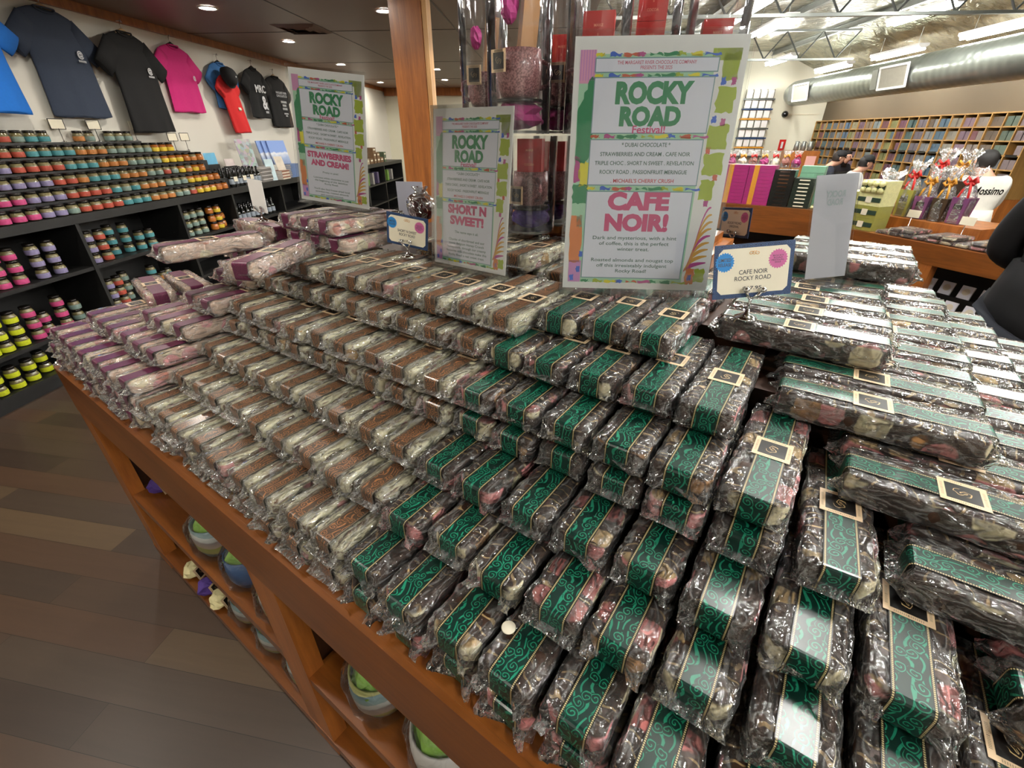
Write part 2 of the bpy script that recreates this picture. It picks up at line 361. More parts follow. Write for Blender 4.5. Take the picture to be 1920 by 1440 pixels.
# fluorescent fittings (tube runs along the room)
def fluoro(x,y,z,label,L=1.2):
    o=thing('strip_light',label,'light',(x,y,z),group='strip lights under the foil roof')
    mb=MB(); mb.box((0,0,.045),(.16,L,.03)); mb.loft([[(-.08,s,.03),(-.03,s,0),(.03,s,0),(.08,s,.03)] for s in (-L/2,L/2)]); mb.obj('housing',M['paper'],o)
    for sx in (-.045,.045):
        mb=MB(); mb.tube([(sx,-L/2+.03,-.012),(sx,L/2-.03,-.012)],.016,8); mb.obj('tube',M['tube'],o,True)
    for sy in (-.45,.45):
        mb=MB(); mb.tube([(0,sy,.05),(0,sy,(ZH if x<5.2 else ZH-.55*(x-5.15)/1.35)-z-.005)],.004,6); mb.obj('hanger_rod',M['steel'],o)
fl=[(4.55,7.4,3.0,'strip light nearest the duct, second from the right wall'),(5.66,7.55,2.86,'strip light above the near end of the duct by the right wall'),
    (3.05,8.1,3.0,'strip light just above the right edge of the large sign'),(2.35,7.1,3.0,'strip light left of the one above the large sign edge'),
    (5.66,9.5,2.86,'strip light above the middle of the duct'),(5.66,11.4,2.86,'strip light above the far end of the duct'),
    (4.6,11.4,3.0,'farthest strip light, left of the duct end'),(3.0,11.4,3.0,'far strip light before the cream end wall'),
    (1.25,4.6,3.0,'strip light half hidden behind the gift tubes'),(3.0,4.4,3.0,'strip light overhead near the large sign'),(4.6,4.2,3.0,'strip light overhead to the right of the table'),
    (1.25,1.4,3.0,'strip light overhead above the table'),(3.0,1.2,3.0,'strip light overhead right of the table'),(1.25,-1.3,3.0,'strip light overhead behind the photographer'),(3.0,-1.4,3.0,'strip light behind the photographer to the right'),(4.6,.6,3.0,'strip light overhead by the right wall')]
for a in fl: fluoro(*a)
# downlights in the lowered ceiling
dl=[(-3.09,4.91),(-3.2,6.54),(-3.4,8.58),(-1.55,5.13),(-3.7,11.4),(-2.0,9.31),(-2.2,11.0),(-1.5,11.9),(-3.1,3.2),(-1.5,3.0),(-3.1,1.3),(-1.5,1.0),(-3.1,-.8),(-1.5,-1.0)]
for i,(x,y) in enumerate(dl):
    o=thing('downlight','%s round downlight in the brown ceiling, counting from the far end'%ORD[sorted(range(len(dl)),key=lambda q:-dl[q][1]).index(i)+1],'downlight',(x,y,ZL),group='downlights in the brown ceiling')
    mb=MB(); mb.lathe([(.085,-.001),(.085,-.008),(.06,-.008),(.06,-.002)],20,0,cap=False); mb.obj('trim_ring',M['paper'],o,True)
    mb=MB(); mb.lathe([(.058,-.003),(.03,-.006),(.001,-.007)],16,0,cap=False); mb.obj('lamp',M['down'],o,True)
o=thing('ceiling_vent','square louvred vent in the brown ceiling','vent',(-2.68,5.85,ZL))
mb=MB()
for r0,r1 in ((.24,.19),(.16,.12),(.09,.05)):
    mb.loft([[(sx*r0,sy*r0,-.001) for sx,sy in((-1,-1),(1,-1),(1,1),(-1,1))],[(sx*r1,sy*r1,-.02) for sx,sy in((-1,-1),(1,-1),(1,1),(-1,1))]],0,False)
mb.obj('louvre',M['brownceil'],o); mb=MB(); mb.box((0,0,-.001),(.3,.3,.001)); mb.obj('throat',M['black'],o)
# spiral duct with square outlets
o=thing('air_duct','large round spiral-seam metal air duct along the right wall','air duct',(5.5,0,2.5))
mb=MB(); R=.24
prof=[(.001,12.62),(R*.55,12.6),(R*.85,12.5),(R,12.35)]+[(R,12.35-i*.7) for i in range(1,18)]
mb.loft([[(r*cos(2*pi*j/32),y,r*sin(2*pi*j/32)) for j in range(32)] for r,y in prof],0,True); mb.obj('duct_pipe',M['duct'],o,True)
for i,y in enumerate((11.6,8.7,5.6,2.6)):
    g=MB(); Mx=T(-R+.02,y,-.02)@RY(radians(-100))
    g.box((0,0,.03),(.26,.62,.02),0,Mx); gr=g.obj('outlet_grille',plain('grille_grey',(150,146,132),.6),o)
    f=MB()
    for c,d in (((0,.32,.045),(.3,.03,.02)),((0,-.32,.045),(.3,.03,.02)),((.145,0,.045),(.03,.66,.02)),((-.145,0,.045),(.03,.66,.02))): f.box(c,d,0,Mx)
    f.obj('outlet_frame',M['paper'],gr)
    f=MB(); f.box((0,.43,.03),(.27,.15,.05),0,Mx); f.obj('outlet_boot',M['steel'],o)
# orange timber pillar with a lighter edge trim
o=thing('timber_pillar','orange stained square timber pillar from table level to the brown ceiling','pillar',(-1.06,4.1,0)); 
mb=MB(); mb.box((0,0,ZL/2),(.235,.2,ZL-.002)); mb.obj('post',M['orangewood'],o)
mb=MB(); mb.box((.137,-.02,ZL/2),(.034,.14,ZL-.002)); mb.obj('edge_trim',wood('pale_edge_timber',(176,120,66),(222,176,116),.4,.2,2,5),o)
# ------------------------------------------------------------------ the display table (u into the table, v along its long side)
TH=radians(59.18)
dU=Vector((cos(TH),sin(TH),0)); dV=Vector((-sin(TH),cos(TH),0))
def W(u,v,z=0): return dU*(u*S)+dV*(v*S)+Vector((0,0,z))
ZT=.962   # bars rest here, just inside the lip
LH=.0494
ZT=.987-.004
table=thing('display_table','long orange-brown timber display table with open shelves under it','display table',(0,0,0),TH)
def tb(name,a,b,m,parent=table,mb=None):
    q=MB(); q.box2((a[0]*S,a[1]*S,a[2]),(b[0]*S,b[1]*S,b[2])); return q.obj(name,m,parent)
U0,U1,V0,V1=.2,1.62,-.69,1.95
tb('table_top',(U0+.01,V0+.01,ZT-.03),(U1-.01,V1-.01,ZT),M['tablewood'])
for a,b in (((U0,V0,.80),(U0+.03,V1,.9825)),((U0+.03,V0,.80),(U1,V0+.03,.9825)),((U0+.03,V1-.03,.80),(U1,V1,.9825)),((U1-.03,V0+.03,.80),(U1,V1-.03,.9825))):
    tb('apron',a,b,M['tablewood'] if b[0]-a[0]<.1 else M['tablewood_u'])
for v in (1.84,.745,-.36,-.69):
    w_=.11 if v>-.6 else .11
    p=tb('leg',(U0+.002,v,0),(U0+.045,v+w_,.80),M['orangewood'])
    tb('divider',(U0+.045,v+.03,.05),(U0+.56,v+.075,.80),M['darkwood'])
for v in (1.84,-.69): tb('leg',(U1-.045,v,0),(U1,v+.11,.80),M['orangewood'])
tb('back_panel',(U0+.56,V0+.02,.05),(U0+.59,V1-.02,.80),M['darkwood'])
tb('kick_board',(U0+.005,V0+.05,0),(U0+.56,V1-.05,.045),M['darkwood'])
tb('bottom_shelf',(U0+.0,V0+.02,.045),(U0+.555,V1-.0,.085),M['tablewood'])
for a,b in ((.82,1.91),(-.285,.775)):
    tb('middle_shelf',(U0+.004,a-.04,.395),(U0+.555,b-.02,.435),M['tablewood'])
# stepped riser that carries the upper tiers from inside
AU={1:.205,2:.21,3:.295,4:.38,5:.465,6:.478,7:.578,8:.69}
BEND={1:-.60,2:-.51,3:-.335,4:-.243,5:-.152,6:-.066,7:.034,8:.162}
BNEAR={3:.36,4:.44,5:.525,6:.615,7:.715,8:.86}
PEND={1:1.9,2:1.9,3:1.9,4:1.86,5:1.56,6:1.5,7:1.5,8:1.5}
for k in range(1,8):
    tb('riser_step',(AU[k]+.315+(.0 if k!=7 else .03),BEND[k]+.014,ZT+LH*(k-1)+.0005),(1.57,min(PEND[k],1.56)-.02,ZT+LH*k-.0005),M['darkwood'])
# ------------------------------------------------------------------ wrapped bars
MS={'dark':slab_mat('dark_rocky_road','dark'),'milk':slab_mat('pale_rocky_road','milk'),'pink':slab_mat('pink_rocky_road','pink')}
MBD={'dark':band_mat('green_scroll_band',lin(5,40,32),lin(28,124,95),lin(196,178,128)),
     'milk':band_mat('copper_scroll_band',lin(76,60,47),lin(164,110,68),lin(150,138,118),edge=lin(60,52,46)),
     'pink':band_mat('plum_band',lin(92,30,62),lin(122,50,86),lin(92,30,62),True)}
M['sticker']=sticker_mat('cream_and_black_sticker')
BW=.0865; BHH=.0455; BL=.272
def rring(x,w,h,z0,n=20,jit=0,rad=.35,rs=None):
    out=[]
    for j in range(n):
        a=2*pi*j/n; c,s=cos(a),sin(a); e=rad
        y=w/2*math.copysign(abs(c)**e,c); z=h/2*math.copysign(abs(s)**e,s)
        q=Vector((x,y,z+z0+h/2))
        if jit: q+=Vector((rs.uniform(-jit,jit)*.6,rs.uniform(-jit,jit),rs.uniform(-jit,jit)))
        out.append(q)
    return out
def bar_meshes(fl,var):
    rs=random.Random(hash((len(fl),var,ord(fl[0])))&255)
    w,h,L=BW*rs.uniform(.95,1.0),BHH*rs.uniform(.94,.99),BL*rs.uniform(.97,1.02)
    seed=rs.uniform(0,50)
    # chocolate slab
    mb=MB(); rings=[]; N=22
    for i in range(N+1):
        f=i/N; x=(f-.5)*L; end=min(f,1-f)*L
        k=1-.16*max(0,1-end/.016)**2
        k0=0 if i in (0,N) else 1
        ring=rring(x,w*k*(1 if k0 else .86),h*k*(1 if k0 else .84),h*(1-k)/2+(0 if k0 else h*.08),20)
        for q in ring:
            nz=noise.noise(Vector((q.x*26+seed,q.y*26,q.z*26)))*.0038+noise.noise(Vector((q.x*70+seed,q.y*70,q.z*70)))*.0016
            d=Vector((0,q.y,q.z-h/2)); 
            if d.length>0: q+=d.normalized()*nz
            q.y=max(-.0452,min(.0452,q.y)); q.z=max(q.z,.0012); q.z=min(q.z,h+(.0004 if abs(q.y)<.028 else .0015))
        rings.append(ring)
    mb.loft(rings); slab=mb.mesh('chocolate_slab',MS[fl],True)
    # cellophane sleeve with crimped ends
    mb=MB(); rings=[]
    X=[-L/2-.022,-L/2-.013,-L/2-.006,-L/2-.002]+[(-.5+i/16)*L for i in range(1,16)]+[L/2+.002,L/2+.006,L/2+.013,L/2+.022]
    for i,x in enumerate(X):
        e=min(i,len(X)-1-i)
        if e==0: ring=rring(x,w*1.0,.004,h*.35,22,.003,.5,rs)
        elif e==1: ring=rring(x,w*.96,.013,h*.28,22,.004,.5,rs)
        elif e==2: ring=rring(x,w*.98,h*.7,h*.12,22,.003,.5,rs)
        else: ring=rring(x,w+.005,h+.003,-.0006,22,.0026,.26,rs)
        for q in ring:
            if e<=2:
                lim=.0035 if abs(q.y)<.025 else .026
                sx=1 if x>0 else -1
                q.x=sx*min(abs(q.x)+rs.uniform(-.003,.003),L/2+lim+ (rs.uniform(-.006,.004) if lim>.01 else 0))
            q.z=max(q.z,.0002); q.y=max(-.0461,min(.0461,q.y))
            if q.z>h*.5 and abs(q.y)<.03 and e>2: q.z=min(q.z,h+.0012)
            q.z=min(q.z,h+.0032)
        rings.append(ring)
    mb.loft(rings); film=mb.mesh('film_wrapper',M['film' if fl=='dark' else 'filmpale'],False)
    film.polygons.foreach_set('use_smooth',[rs.random()<.45 for _ in film.polygons])
    # printed band round the bar lengthwise
    bw=.0405*(1 if fl!='milk' else .92); off=rs.uniform(-.005,.005); xe=L/2+.0065; zt=h+.0024; r=.008; path=[]
    zb=.0006
    path+= [(-xe+.02,zb),(-xe+r*.6,zb),(-xe+.001,zb+r*.5)]
    path+= [(-xe,z) for z in (zb+r,h*.35,h*.6,zt-r*1.1)]
    path+= [(-xe+r*(1-cos(a)),zt-r+r*sin(a)) for a in (pi/8,pi/4,3*pi/8)]
    path+= [((-.5+i/10)*2*(xe-r),zt+.0008*noise.noise(Vector((i*.9,seed,0)))) for i in range(11)]
    p2=[(-x,z) for x,z in reversed(path[:10])]; path+=p2
    s=0; prev=None; row=[]
    for x,z in path:
        if prev: s+=sqrt((x-prev[0])**2+(z-prev[1])**2)
        prev=(x,z); row.append((x,z,s/bw))
    mb=MB()
    for (x0,z0,s0),(x1,z1,s1) in zip(row,row[1:]):
        mb.quad_uv([(x0,off-bw/2,z0),(x1,off-bw/2,z1),(x1,off+bw/2,z1),(x0,off+bw/2,z0)],0,((s0,0),(s1,0),(s1,1),(s0,1)))
    band=mb.mesh('paper_band',MBD[fl],True)
    lx=rs.uniform(-.012,.012); a,b=.029,.026
    mb=MB(); mb.quad_uv([(lx-a*.9,off-b,zt+.0006),(lx+a*.9,off-b,zt+.0006),(lx+a*.9,off+b,zt+.0006),(lx-a*.9,off+b,zt+.0006)])
    st=mb.mesh('sticker',M['sticker'])
    return slab,film,band,st
NV=5
PROTO={fl:[bar_meshes(fl,i) for i in range(NV)] for fl in MS}
GRP={'dark':'green-banded bars on the display table','milk':'copper-banded bars on the display table','pink':'plum-banded bars on the display table'}
rb=random.Random(11); NB=0
def bar(fl,u,v,tier,rot,label,dz=0,z=None,roll=0,jit=1):
    """u,v is the middle of the bar"""
    global NB; NB+=1
    P=W(u,v,ZT+LH*(tier-1)+dz if z is None else z); P+=Vector((rb.uniform(-1,1),rb.uniform(-1,1),0))*.0008*jit
    o=thing('rocky_road_bar',label,'chocolate bar',P,0,GRP[fl],rot=(roll,0,TH+rot+rb.gauss(0,radians(.4))*jit))
    if rb.random()<.5: o.rotation_euler.z+=pi
    sl,fi,ba,st=PROTO[fl][rb.randrange(NV)]
    link('chocolate_slab',sl,o); link('film_wrapper',fi,o); b=link('paper_band',ba,o); link('sticker',st,b)
    return o
FLN={'dark':'green-banded dark','milk':'copper-banded pale','pink':'plum-banded pink'}
TN=['','bottom','second','third','fourth','fifth','sixth','seventh','top']
P0=.09; HL=.15
cnt={}
# side A: bars lying with their ends to the long side
for k in range(1,9):
    jv=.04 if k==8 else rb.uniform(-.007,.007)
    vmin={1:-.60,2:-.48,3:-.31,4:-.22,5:-.13,6:-.045,7:.04,8:.175}[k]
    j=-9
    while True:
        v=.26+P0*j+jv; j+=1
        if v<vmin: continue
        if v>PEND[k]+.005: break
        gm=.46 if k not in (8,) else .48
        fl='dark' if v<gm else ('milk' if v<1.29-(.03 if k>6 else 0) else 'pink')
        u={'dark':AU,'milk':{**AU,8:.625,6:.475},'pink':{1:.2,2:.2,3:.205,4:.29,5:.36,6:.45,7:.545,8:.615}}[fl][k]
        key=(fl,k); cnt[key]=cnt.get(key,0)+1
        n=cnt[key]
        ref={'dark':'from the near corner','milk':'from the green-banded ones','pink':'from the copper-banded ones'}[fl]
        lab='%s bar, %s tier on the long side, %s %s'%(FLN[fl],TN[k],ORD[n],ref)
        rot=0
        if fl=='dark' and k==8 and .42<v: rot=radians(-3)
        if fl=='dark' and k==5 and v<-.08: rot=radians(3)
        bar(fl,u+HL+rb.uniform(-.008,.008),v+rb.uniform(-.0015,.0015),k,rot,lab)
# side B: bars at right angles, their ends to the short side
for k in range(3,9):
    i=0
    while BNEAR[k]+.045+P0*i<1.50:
        u=BNEAR[k]+.045+P0*i+rb.uniform(-.0015,.0015)
        bar('dark',u,BEND[k]-HL-rb.uniform(0,.012),k,pi/2,'%s bar, %s tier on the short side, %s from the near corner'%(FLN['dark'],TN[k],ORD[i+1]))
        i+=1
for i in range(3):
    bar('dark',1.142,.209+P0*i,8,0,'green-banded dark bar behind the front row under the large sign, %s from its right'%ORD[i+1],jit=.3)
# second run of bars behind the front row on the flat top, and the odd ones lying on top
for i in range(6):
    v=.535+P0*i; bar('milk',1.085,v,8,0,'copper-banded pale bar behind the signs on the flat top, %s from the large sign'%ORD[i+1],jit=.3)
for i in range(4):
    v=.62+P0*i; bar('milk',1.02,v,9,0,'copper-banded pale bar in the raised row by the gift tubes, %s from the large sign'%ORD[i+1],jit=.3)
for i in range(3):
    bar('dark',1.33+.095*i,-.04,9,pi/2,'green-banded dark bar in the raised row beyond the grey sign, %s one out'%ORD[i+1])
# plum-banded bars turned the other way at the far end, and the pile under the left sign
bar('pink',.50,1.80,5,radians(80),'plum-banded pink bar turned sideways at the far end, label facing up, lower of two')
bar('pink',.60,1.79,5,radians(82),'plum-banded pink bar turned sideways behind the lower turned one at the far end')
bar('pink',.72,1.62,6,radians(84),'plum-banded pink bar turned sideways under the blank white card',z=ZT+LH*5+.001)
bar('pink',.565,1.42,9,radians(-4),'plum-banded pink bar on top, left one in front of the left sign')
bar('pink',.79,1.56,9,radians(86),'plum-banded pink bar crosswise behind the blank white card')
bar('pink',.585,1.14,9,radians(28),'plum-banded pink bar lying aslant in front of the left sign')
for i in range(3):
    bar('pink',.885,1.14+P0*i,9,radians(2),'plum-banded pink bar under the left sign, lower layer, %s from its right end'%ORD[i+1],jit=.4)
for i in range(3):
    bar('pink',.885,1.165+P0*i,10,radians(-2),'plum-banded pink bar under the left sign, upper layer, %s from its right end'%ORD[i+1],jit=.4)
# the loose round dot on one band
mb=MB(); mb.lathe([(.0095,0),(.0105,.0006),(.0095,.0016),(.0001,.0018)],20); P=W(.285,.205,ZT+LH*2+.003)
tag(mb.obj('round_sticker',M['cream'],None,True,T(*P)),'small blank cream round sticker on a green band near the table edge','sticker')
# ------------------------------------------------------------------ signs
def pal(n,rgb,**k): return plain(n,rgb,.5,var=.03,**k)
SG={'green':pal('sign_green',(42,136,86)),'pink':pal('sign_pink',(206,74,124)),'grey':pal('sign_grey_ink',(84,116,108)),'rose':pal('sign_rose_ink',(196,92,120)),'redink':pal('sign_red_ink',(200,74,84)),
    'panel':pal('sign_panel',(226,227,238)),'line':pal('sign_rule',(120,156,160)),'lime':pal('sign_lime',(168,186,48)),'mint':pal('sign_mint',(170,214,180)),'yel':pal('sign_yellow',(232,220,50)),
    'orange':pal('sign_orange',(222,128,66)),'ochre':pal('sign_ochre',(214,160,66)),'mag':pal('sign_magenta',(186,74,140)),'lil':pal('sign_lilac',(206,140,196)),'blue':pal('sign_blue',(60,104,206)),'pinks':pal('sign_pale_pink',(226,160,190)),'rust':pal('sign_rust',(206,92,60)),'white':M['paper']}
SGK=list(SG)
def fit_text(name,body,cx,cz,wd,ht,m,parent,y,bold=0,align='CENTER',ls=1.0,shear=0,flip=False):
    me=text_mesh(body,1.0,off=bold,align=align,ls=ls,shear=shear); xs=[v.co.x for v in me.vertices]; ys=[v.co.y for v in me.vertices]
    x0,x1,y0,y1=min(xs),max(xs),min(ys),max(ys)
    me.transform(T(cx,y,cz)@RX(pi/2)@Matrix.Diagonal((wd/(x1-x0),ht/(y1-y0),1,1))@T(-(x0+x1)/2,-(y0+y1)/2,0))
    me.name=name; me.materials.clear(); me.materials.append(m); return link(name,me,parent)
def wavy(pts,n=5,amp=.012,seed=0):
    rs=random.Random(seed); out=[]
    for i,p in enumerate(pts):
        q=pts[(i+1)%len(pts)]
        for k in range(n):
            f=k/n; out.append((p[0]+(q[0]-p[0])*f+(rs.uniform(-amp,amp) if k else 0),p[1]+(q[1]-p[1])*f+(rs.uniform(-amp,amp)*.7 if k else 0)))
    return out
def promo_sign(label,loc,yaw,tilt,roll,w,h,title,title_h,desc,desc_h,desc_w,small=False):
    o=thing('promotional_sign',label,'sign',loc,group=None)
    o.matrix_basis=T(*loc)@RZ(yaw)@RX(-tilt)@RY(roll)
    f=MB(); f.box((0,-.0045,h/2),(w,.0012,h)); f.box((0,.004,h/2),(w,.0012,h)); 
    f.obj('acrylic_sheet',M['acrylic'],o)
    f=MB(); f.box((0,.03,.0012),(w,.085,.0024),0,RX(tilt)); f.obj('acrylic_foot',M['acrylic'],o)
    p=MB(); p.box((0,.0005,h*.503),(w*.955,.0006,h*.955)); pap=p.obj('paper_insert',M['paper'],o)
    X=lambda a:(a-.5)*w*.955; Z=lambda b:h*.0255+b*h*.955
    art=MB(); mats=[SG[k] for k in SGK]; mi=lambda k:SGK.index(k)
    def patch(k,pts,y,wav=True,seed=0,amp=.008):
        q=wavy(pts,5,amp,seed) if wav else pts
        art.ngon([(X(a),y,Z(b)) for a,b in q],mi(k))
    def rect(k,a0,b0,a1,b1,y,wav=False,seed=0): patch(k,[(a0,b0),(a1,b0),(a1,b1),(a0,b1)],y,wav,seed)
    Y=-.0002
    rect('mint',.035,.03,.965,.955,Y); Y-=.0001
    rect('lil',.035,.03,.12,.13,Y); rect('orange',.035,.12,.11,.33,Y,True,1); rect('mint',.075,.28,.13,.40,Y,True,2)
    rect('pinks',.035,.84,.13,.955,Y)
    rect('white',.13,.94,.86,.955,Y)
    Y-=.0001
    for i in range(6): rect('lil',.038+i*.016,.85,.045+i*.016,.955,Y)
    patch('green',[(.035,.56),(.1,.54),(.135,.6),(.135,.86),(.105,.86),(.07,.80),(.035,.74)],Y,True,3)
    rect('mag',.035,.47,.075,.57,Y,True,4); rect('yel',.07,.45,.135,.55,Y,True,5); rect('green',.035,.38,.13,.46,Y,True,6)
    rect('white',.82,.03,.965,.955,Y); rect('lime',.80,.915,.965,.955,Y); rect('lime',.87,.85,.965,.94,Y,True,7)
    Y-=.0001
    for i,(b0,b1) in enumerate(((.735,.825),(.60,.69),(.50,.585),(.40,.48))): rect('lime',.845 if i else .86,b0,.965 if i<3 else .93,b1,Y,True,10+i)
    for i,(a,b,k) in enumerate(((.885,.845,'blue'),(.945,.845,'mag'),(.865,.71,'blue'),(.92,.70,'mag'),(.86,.595,'rust'),(.93,.49,'rust'),(.90,.385,'mag'),(.87,.06,'blue'),(.10,.09,'blue'),(.06,.05,'blue'),(.115,.16,'blue'))):
        patch(k,[(a-.012,b-.014),(a+.014,b-.012),(a+.012,b+.014),(a-.014,b+.012)],Y,True,30+i,.004)
    for i in range(9):   # ochre fan of curved strokes
        e1=(.965-.012*max(0,i-6),.13+.03*i); e0=(.825+.004*i,.09); c1=(.84+.006*i,.12+.032*i); lo,hi=[],[]
        for s in range(9):
            tt=s/8; x=(1-tt)**2*e0[0]+2*tt*(1-tt)*c1[0]+tt*tt*e1[0]; z=(1-tt)**2*e0[1]+2*tt*(1-tt)*c1[1]+tt*tt*e1[1]; th=.0105*sin(pi*(.12+.8*tt))
            lo.append((x,z-th)); hi.append((x,z+th))
        art.ngon([(X(min(.965,x)),Y-.00001*i,Z(z)) for x,z in lo+hi[::-1]],mi('ochre' if i%4 else 'mag'))
    rect('orange',.84,.03,.9,.10,Y,True,50); rect('lime',.9,.04,.965,.10,Y,True,51)
    Y-=.0001
    dash=['green','rust','yel','green','mag','blue','lime']
    for zz in (.938,.866,.648,.444,.036):
        for i in range(9):
            a0=.13+i*.078; rect(dash[(i*3+int(zz*100))%7],a0,zz-.006,a0+.05+.02*((i*7)%3),zz+.005,Y,True,60+i)
    Y-=.0001
    pans=[(.125,.876,.845,.928),(.125,.658,.835,.862),(.125,.456,.825,.638),(.125,.05,.81,.434)]
    for a0,b0,a1,b1 in pans:
        rect('line',a0,b0,a1,b1,Y); rect('panel',a0+.006,b0+.004,a1-.006,b1-.004,Y-.0001)
    art.obj('printed_border',mats,pap)
    Yt=Y-.00035; g=lambda n,b,cx,cz,wd,ht,k,**q: fit_text(n,b,X(cx),Z(cz),wd*w*.955,ht*h*.955,SG[k],pap,Yt,**q)
    g('header_lettering','THE MARGARET RIVER CHOCOLATE COMPANY\nPRESENTS THE 2025',.485,.902,.46,.030,'rose',bold=.012)
    g('title_lettering','ROCKY',.49,.806,.46,.083,'green',bold=.06); g('title_lettering','ROAD',.48,.722,.37,.075,'green',bold=.06)
    g('festival_lettering','Festival!',.48,.674,.20,.030,'pink',bold=.02)
    g('list_lettering','* DUBAI CHOCOLATE *',.475,.617,.30,.017,'grey',bold=.015)
    g('list_lettering','STRAWBERRIES AND CREAM . CAFE NOIR',.475,.581,.56,.016,'grey',bold=.015)
    g('list_lettering','TRIPLE CHOC . SHORT N SWEET . REVELATION',.475,.546,.62,.016,'grey',bold=.015)
    g('list_lettering','ROCKY ROAD . PASSIONFRUIT MERINGUE',.475,.511,.55,.016,'grey',bold=.015)
    g('list_lettering',". MICHAEL'S CHERRY CRUSH",.475,.476,.40,.016,'redink',bold=.015)
    for i,(tx,tw) in enumerate(title):
        g('flavour_lettering',tx,.468,(.392 if title_h>.055 else .385)-(.012+title_h)*i,tw,title_h,'pink',bold=.06)
    g('description_lettering',desc,.468,.158,desc_w,desc_h,'grey',bold=.012,ls=1.15)
    return o
promo_sign('large acrylic sign reading CAFE NOIR on the green-banded bars',(.203,1.007,ZT+LH*8+.002),radians(-.5),radians(5.8),0,.336,.493,[('CAFE',.40),('NOIR!',.42)],.078,
  'Dark and mysterious, with a hint\nof coffee, this is the perfect\nwinter treat.\n\nRoasted almonds and nougat top\noff this irresistably indulgent\nRocky Road!',.17,.56)
promo_sign('acrylic sign reading SHORT N SWEET, middle one of the three',(-.203,1.169,ZT+LH*8+.002),radians(-32.3),radians(6),0,.259,.384,[('SHORT N',.52),('SWEET!',.46)],.062,
  'The name says it all.\n\nChunks of shortbread and our\niconic Belgium Honey Crunch\nhoneycomb, through our creamy\nfavourite milk chocolate make this\nRocky Road a real sweet treat.',.18,.56)
promo_sign('acrylic sign reading STRAWBERRIES AND CREAM over the plum-banded bars',(-.703,1.537,ZT+LH*10+.0115),radians(-9.2),radians(1.7),radians(6.2),.259,.384,[('STRAWBERRIES',.62),('AND CREAM!',.54)],.05,
  'Pretty in pink!\n\nLuscious white chocolate is just\nthe beginning of this delicious\nRocky Road.\n\nYou\'ll also find freeze dried local\nstrawberries, roasted almonds\nand toasted coconut.',.2,.52)
# the sign seen from its back
o=thing('promotional_sign','tall narrow grey back of an acrylic sign on the short side bars','sign'); o.matrix_basis=T(.704,1.161,ZT+LH*8+.003)@RZ(radians(11))@RX(radians(-12))@RY(radians(-3))
f=MB(); f.box((0,-.003,.124),(.116,.0012,.248)); f.box((0,.004,.124),(.116,.0012,.248)); f.box((0,-.03,.0012),(.116,.07,.0024),0,RX(radians(12))); f.obj('acrylic_sheet',M['acrylic'],o)
pg=plain('grey_paper_back',(190,188,194),.6,var=.06,scale=14); f=MB(); f.box((0,.0005,.124),(.108,.0006,.238)); pp=f.obj('paper_insert',pg,o)
gh=plain('show_through_print',(166,176,176),.6); 
for tx,z,wd in (('ROCKY',.2,.05),('ROAD',.182,.04)):
    q=fit_text('show_through_lettering',tx,0,z,wd,.015,gh,pp,-.0004,bold=.04); q.data.transform(Matrix.Diagonal((-1,1,1,1)))
# ------------------------------------------------------------------ price tags on chrome stands
t=NT('navy_patterned_card'); v=t.obj(); vo=t.n('ShaderNodeTexVoronoi',feature='F1'); vo.inputs['Scale'].default_value=95; vo.inputs['Randomness'].default_value=.25; t.put(vo.inputs['Vector'],v)
fr=t.math('FRACT',t.math('MULTIPLY',vo.outputs['Distance'],5.5)); M['navy']=t.pbsdf(t.mix(t.step(fr,.55,.8),lin(20,42,78),lin(56,90,136)),.4)
TB=pal('burst_blue',(36,134,206)); TPK=pal('burst_pink',(206,104,160)); INK=pal('tag_ink',(70,70,72))
def chrome_stand(o,z1):
    b=MB(); b.lathe([(.021,0),(.021,.003),(.013,.007),(.005,.012),(.0035,.02)],16); b.obj('stand_base',M['chrome'],o,True)
    b=MB(); b.lathe([(.003,.018),(.003,z1)],8); 
    for sx in (-.016,.016): b.tube([(0,0,z1-.004),(sx*.6,-.004,z1+.004),(sx,-.006,z1+.014)],.003,6); 
    for sx in (-.016,.016): b.lathe([(.001,-.005),(.005,-.003),(.006,0),(.005,.003),(.001,.005)],8,0,T(sx,-.008,z1+.016)@RX(pi/2))
    b.obj('stem_clip',M['chrome'],o,True)
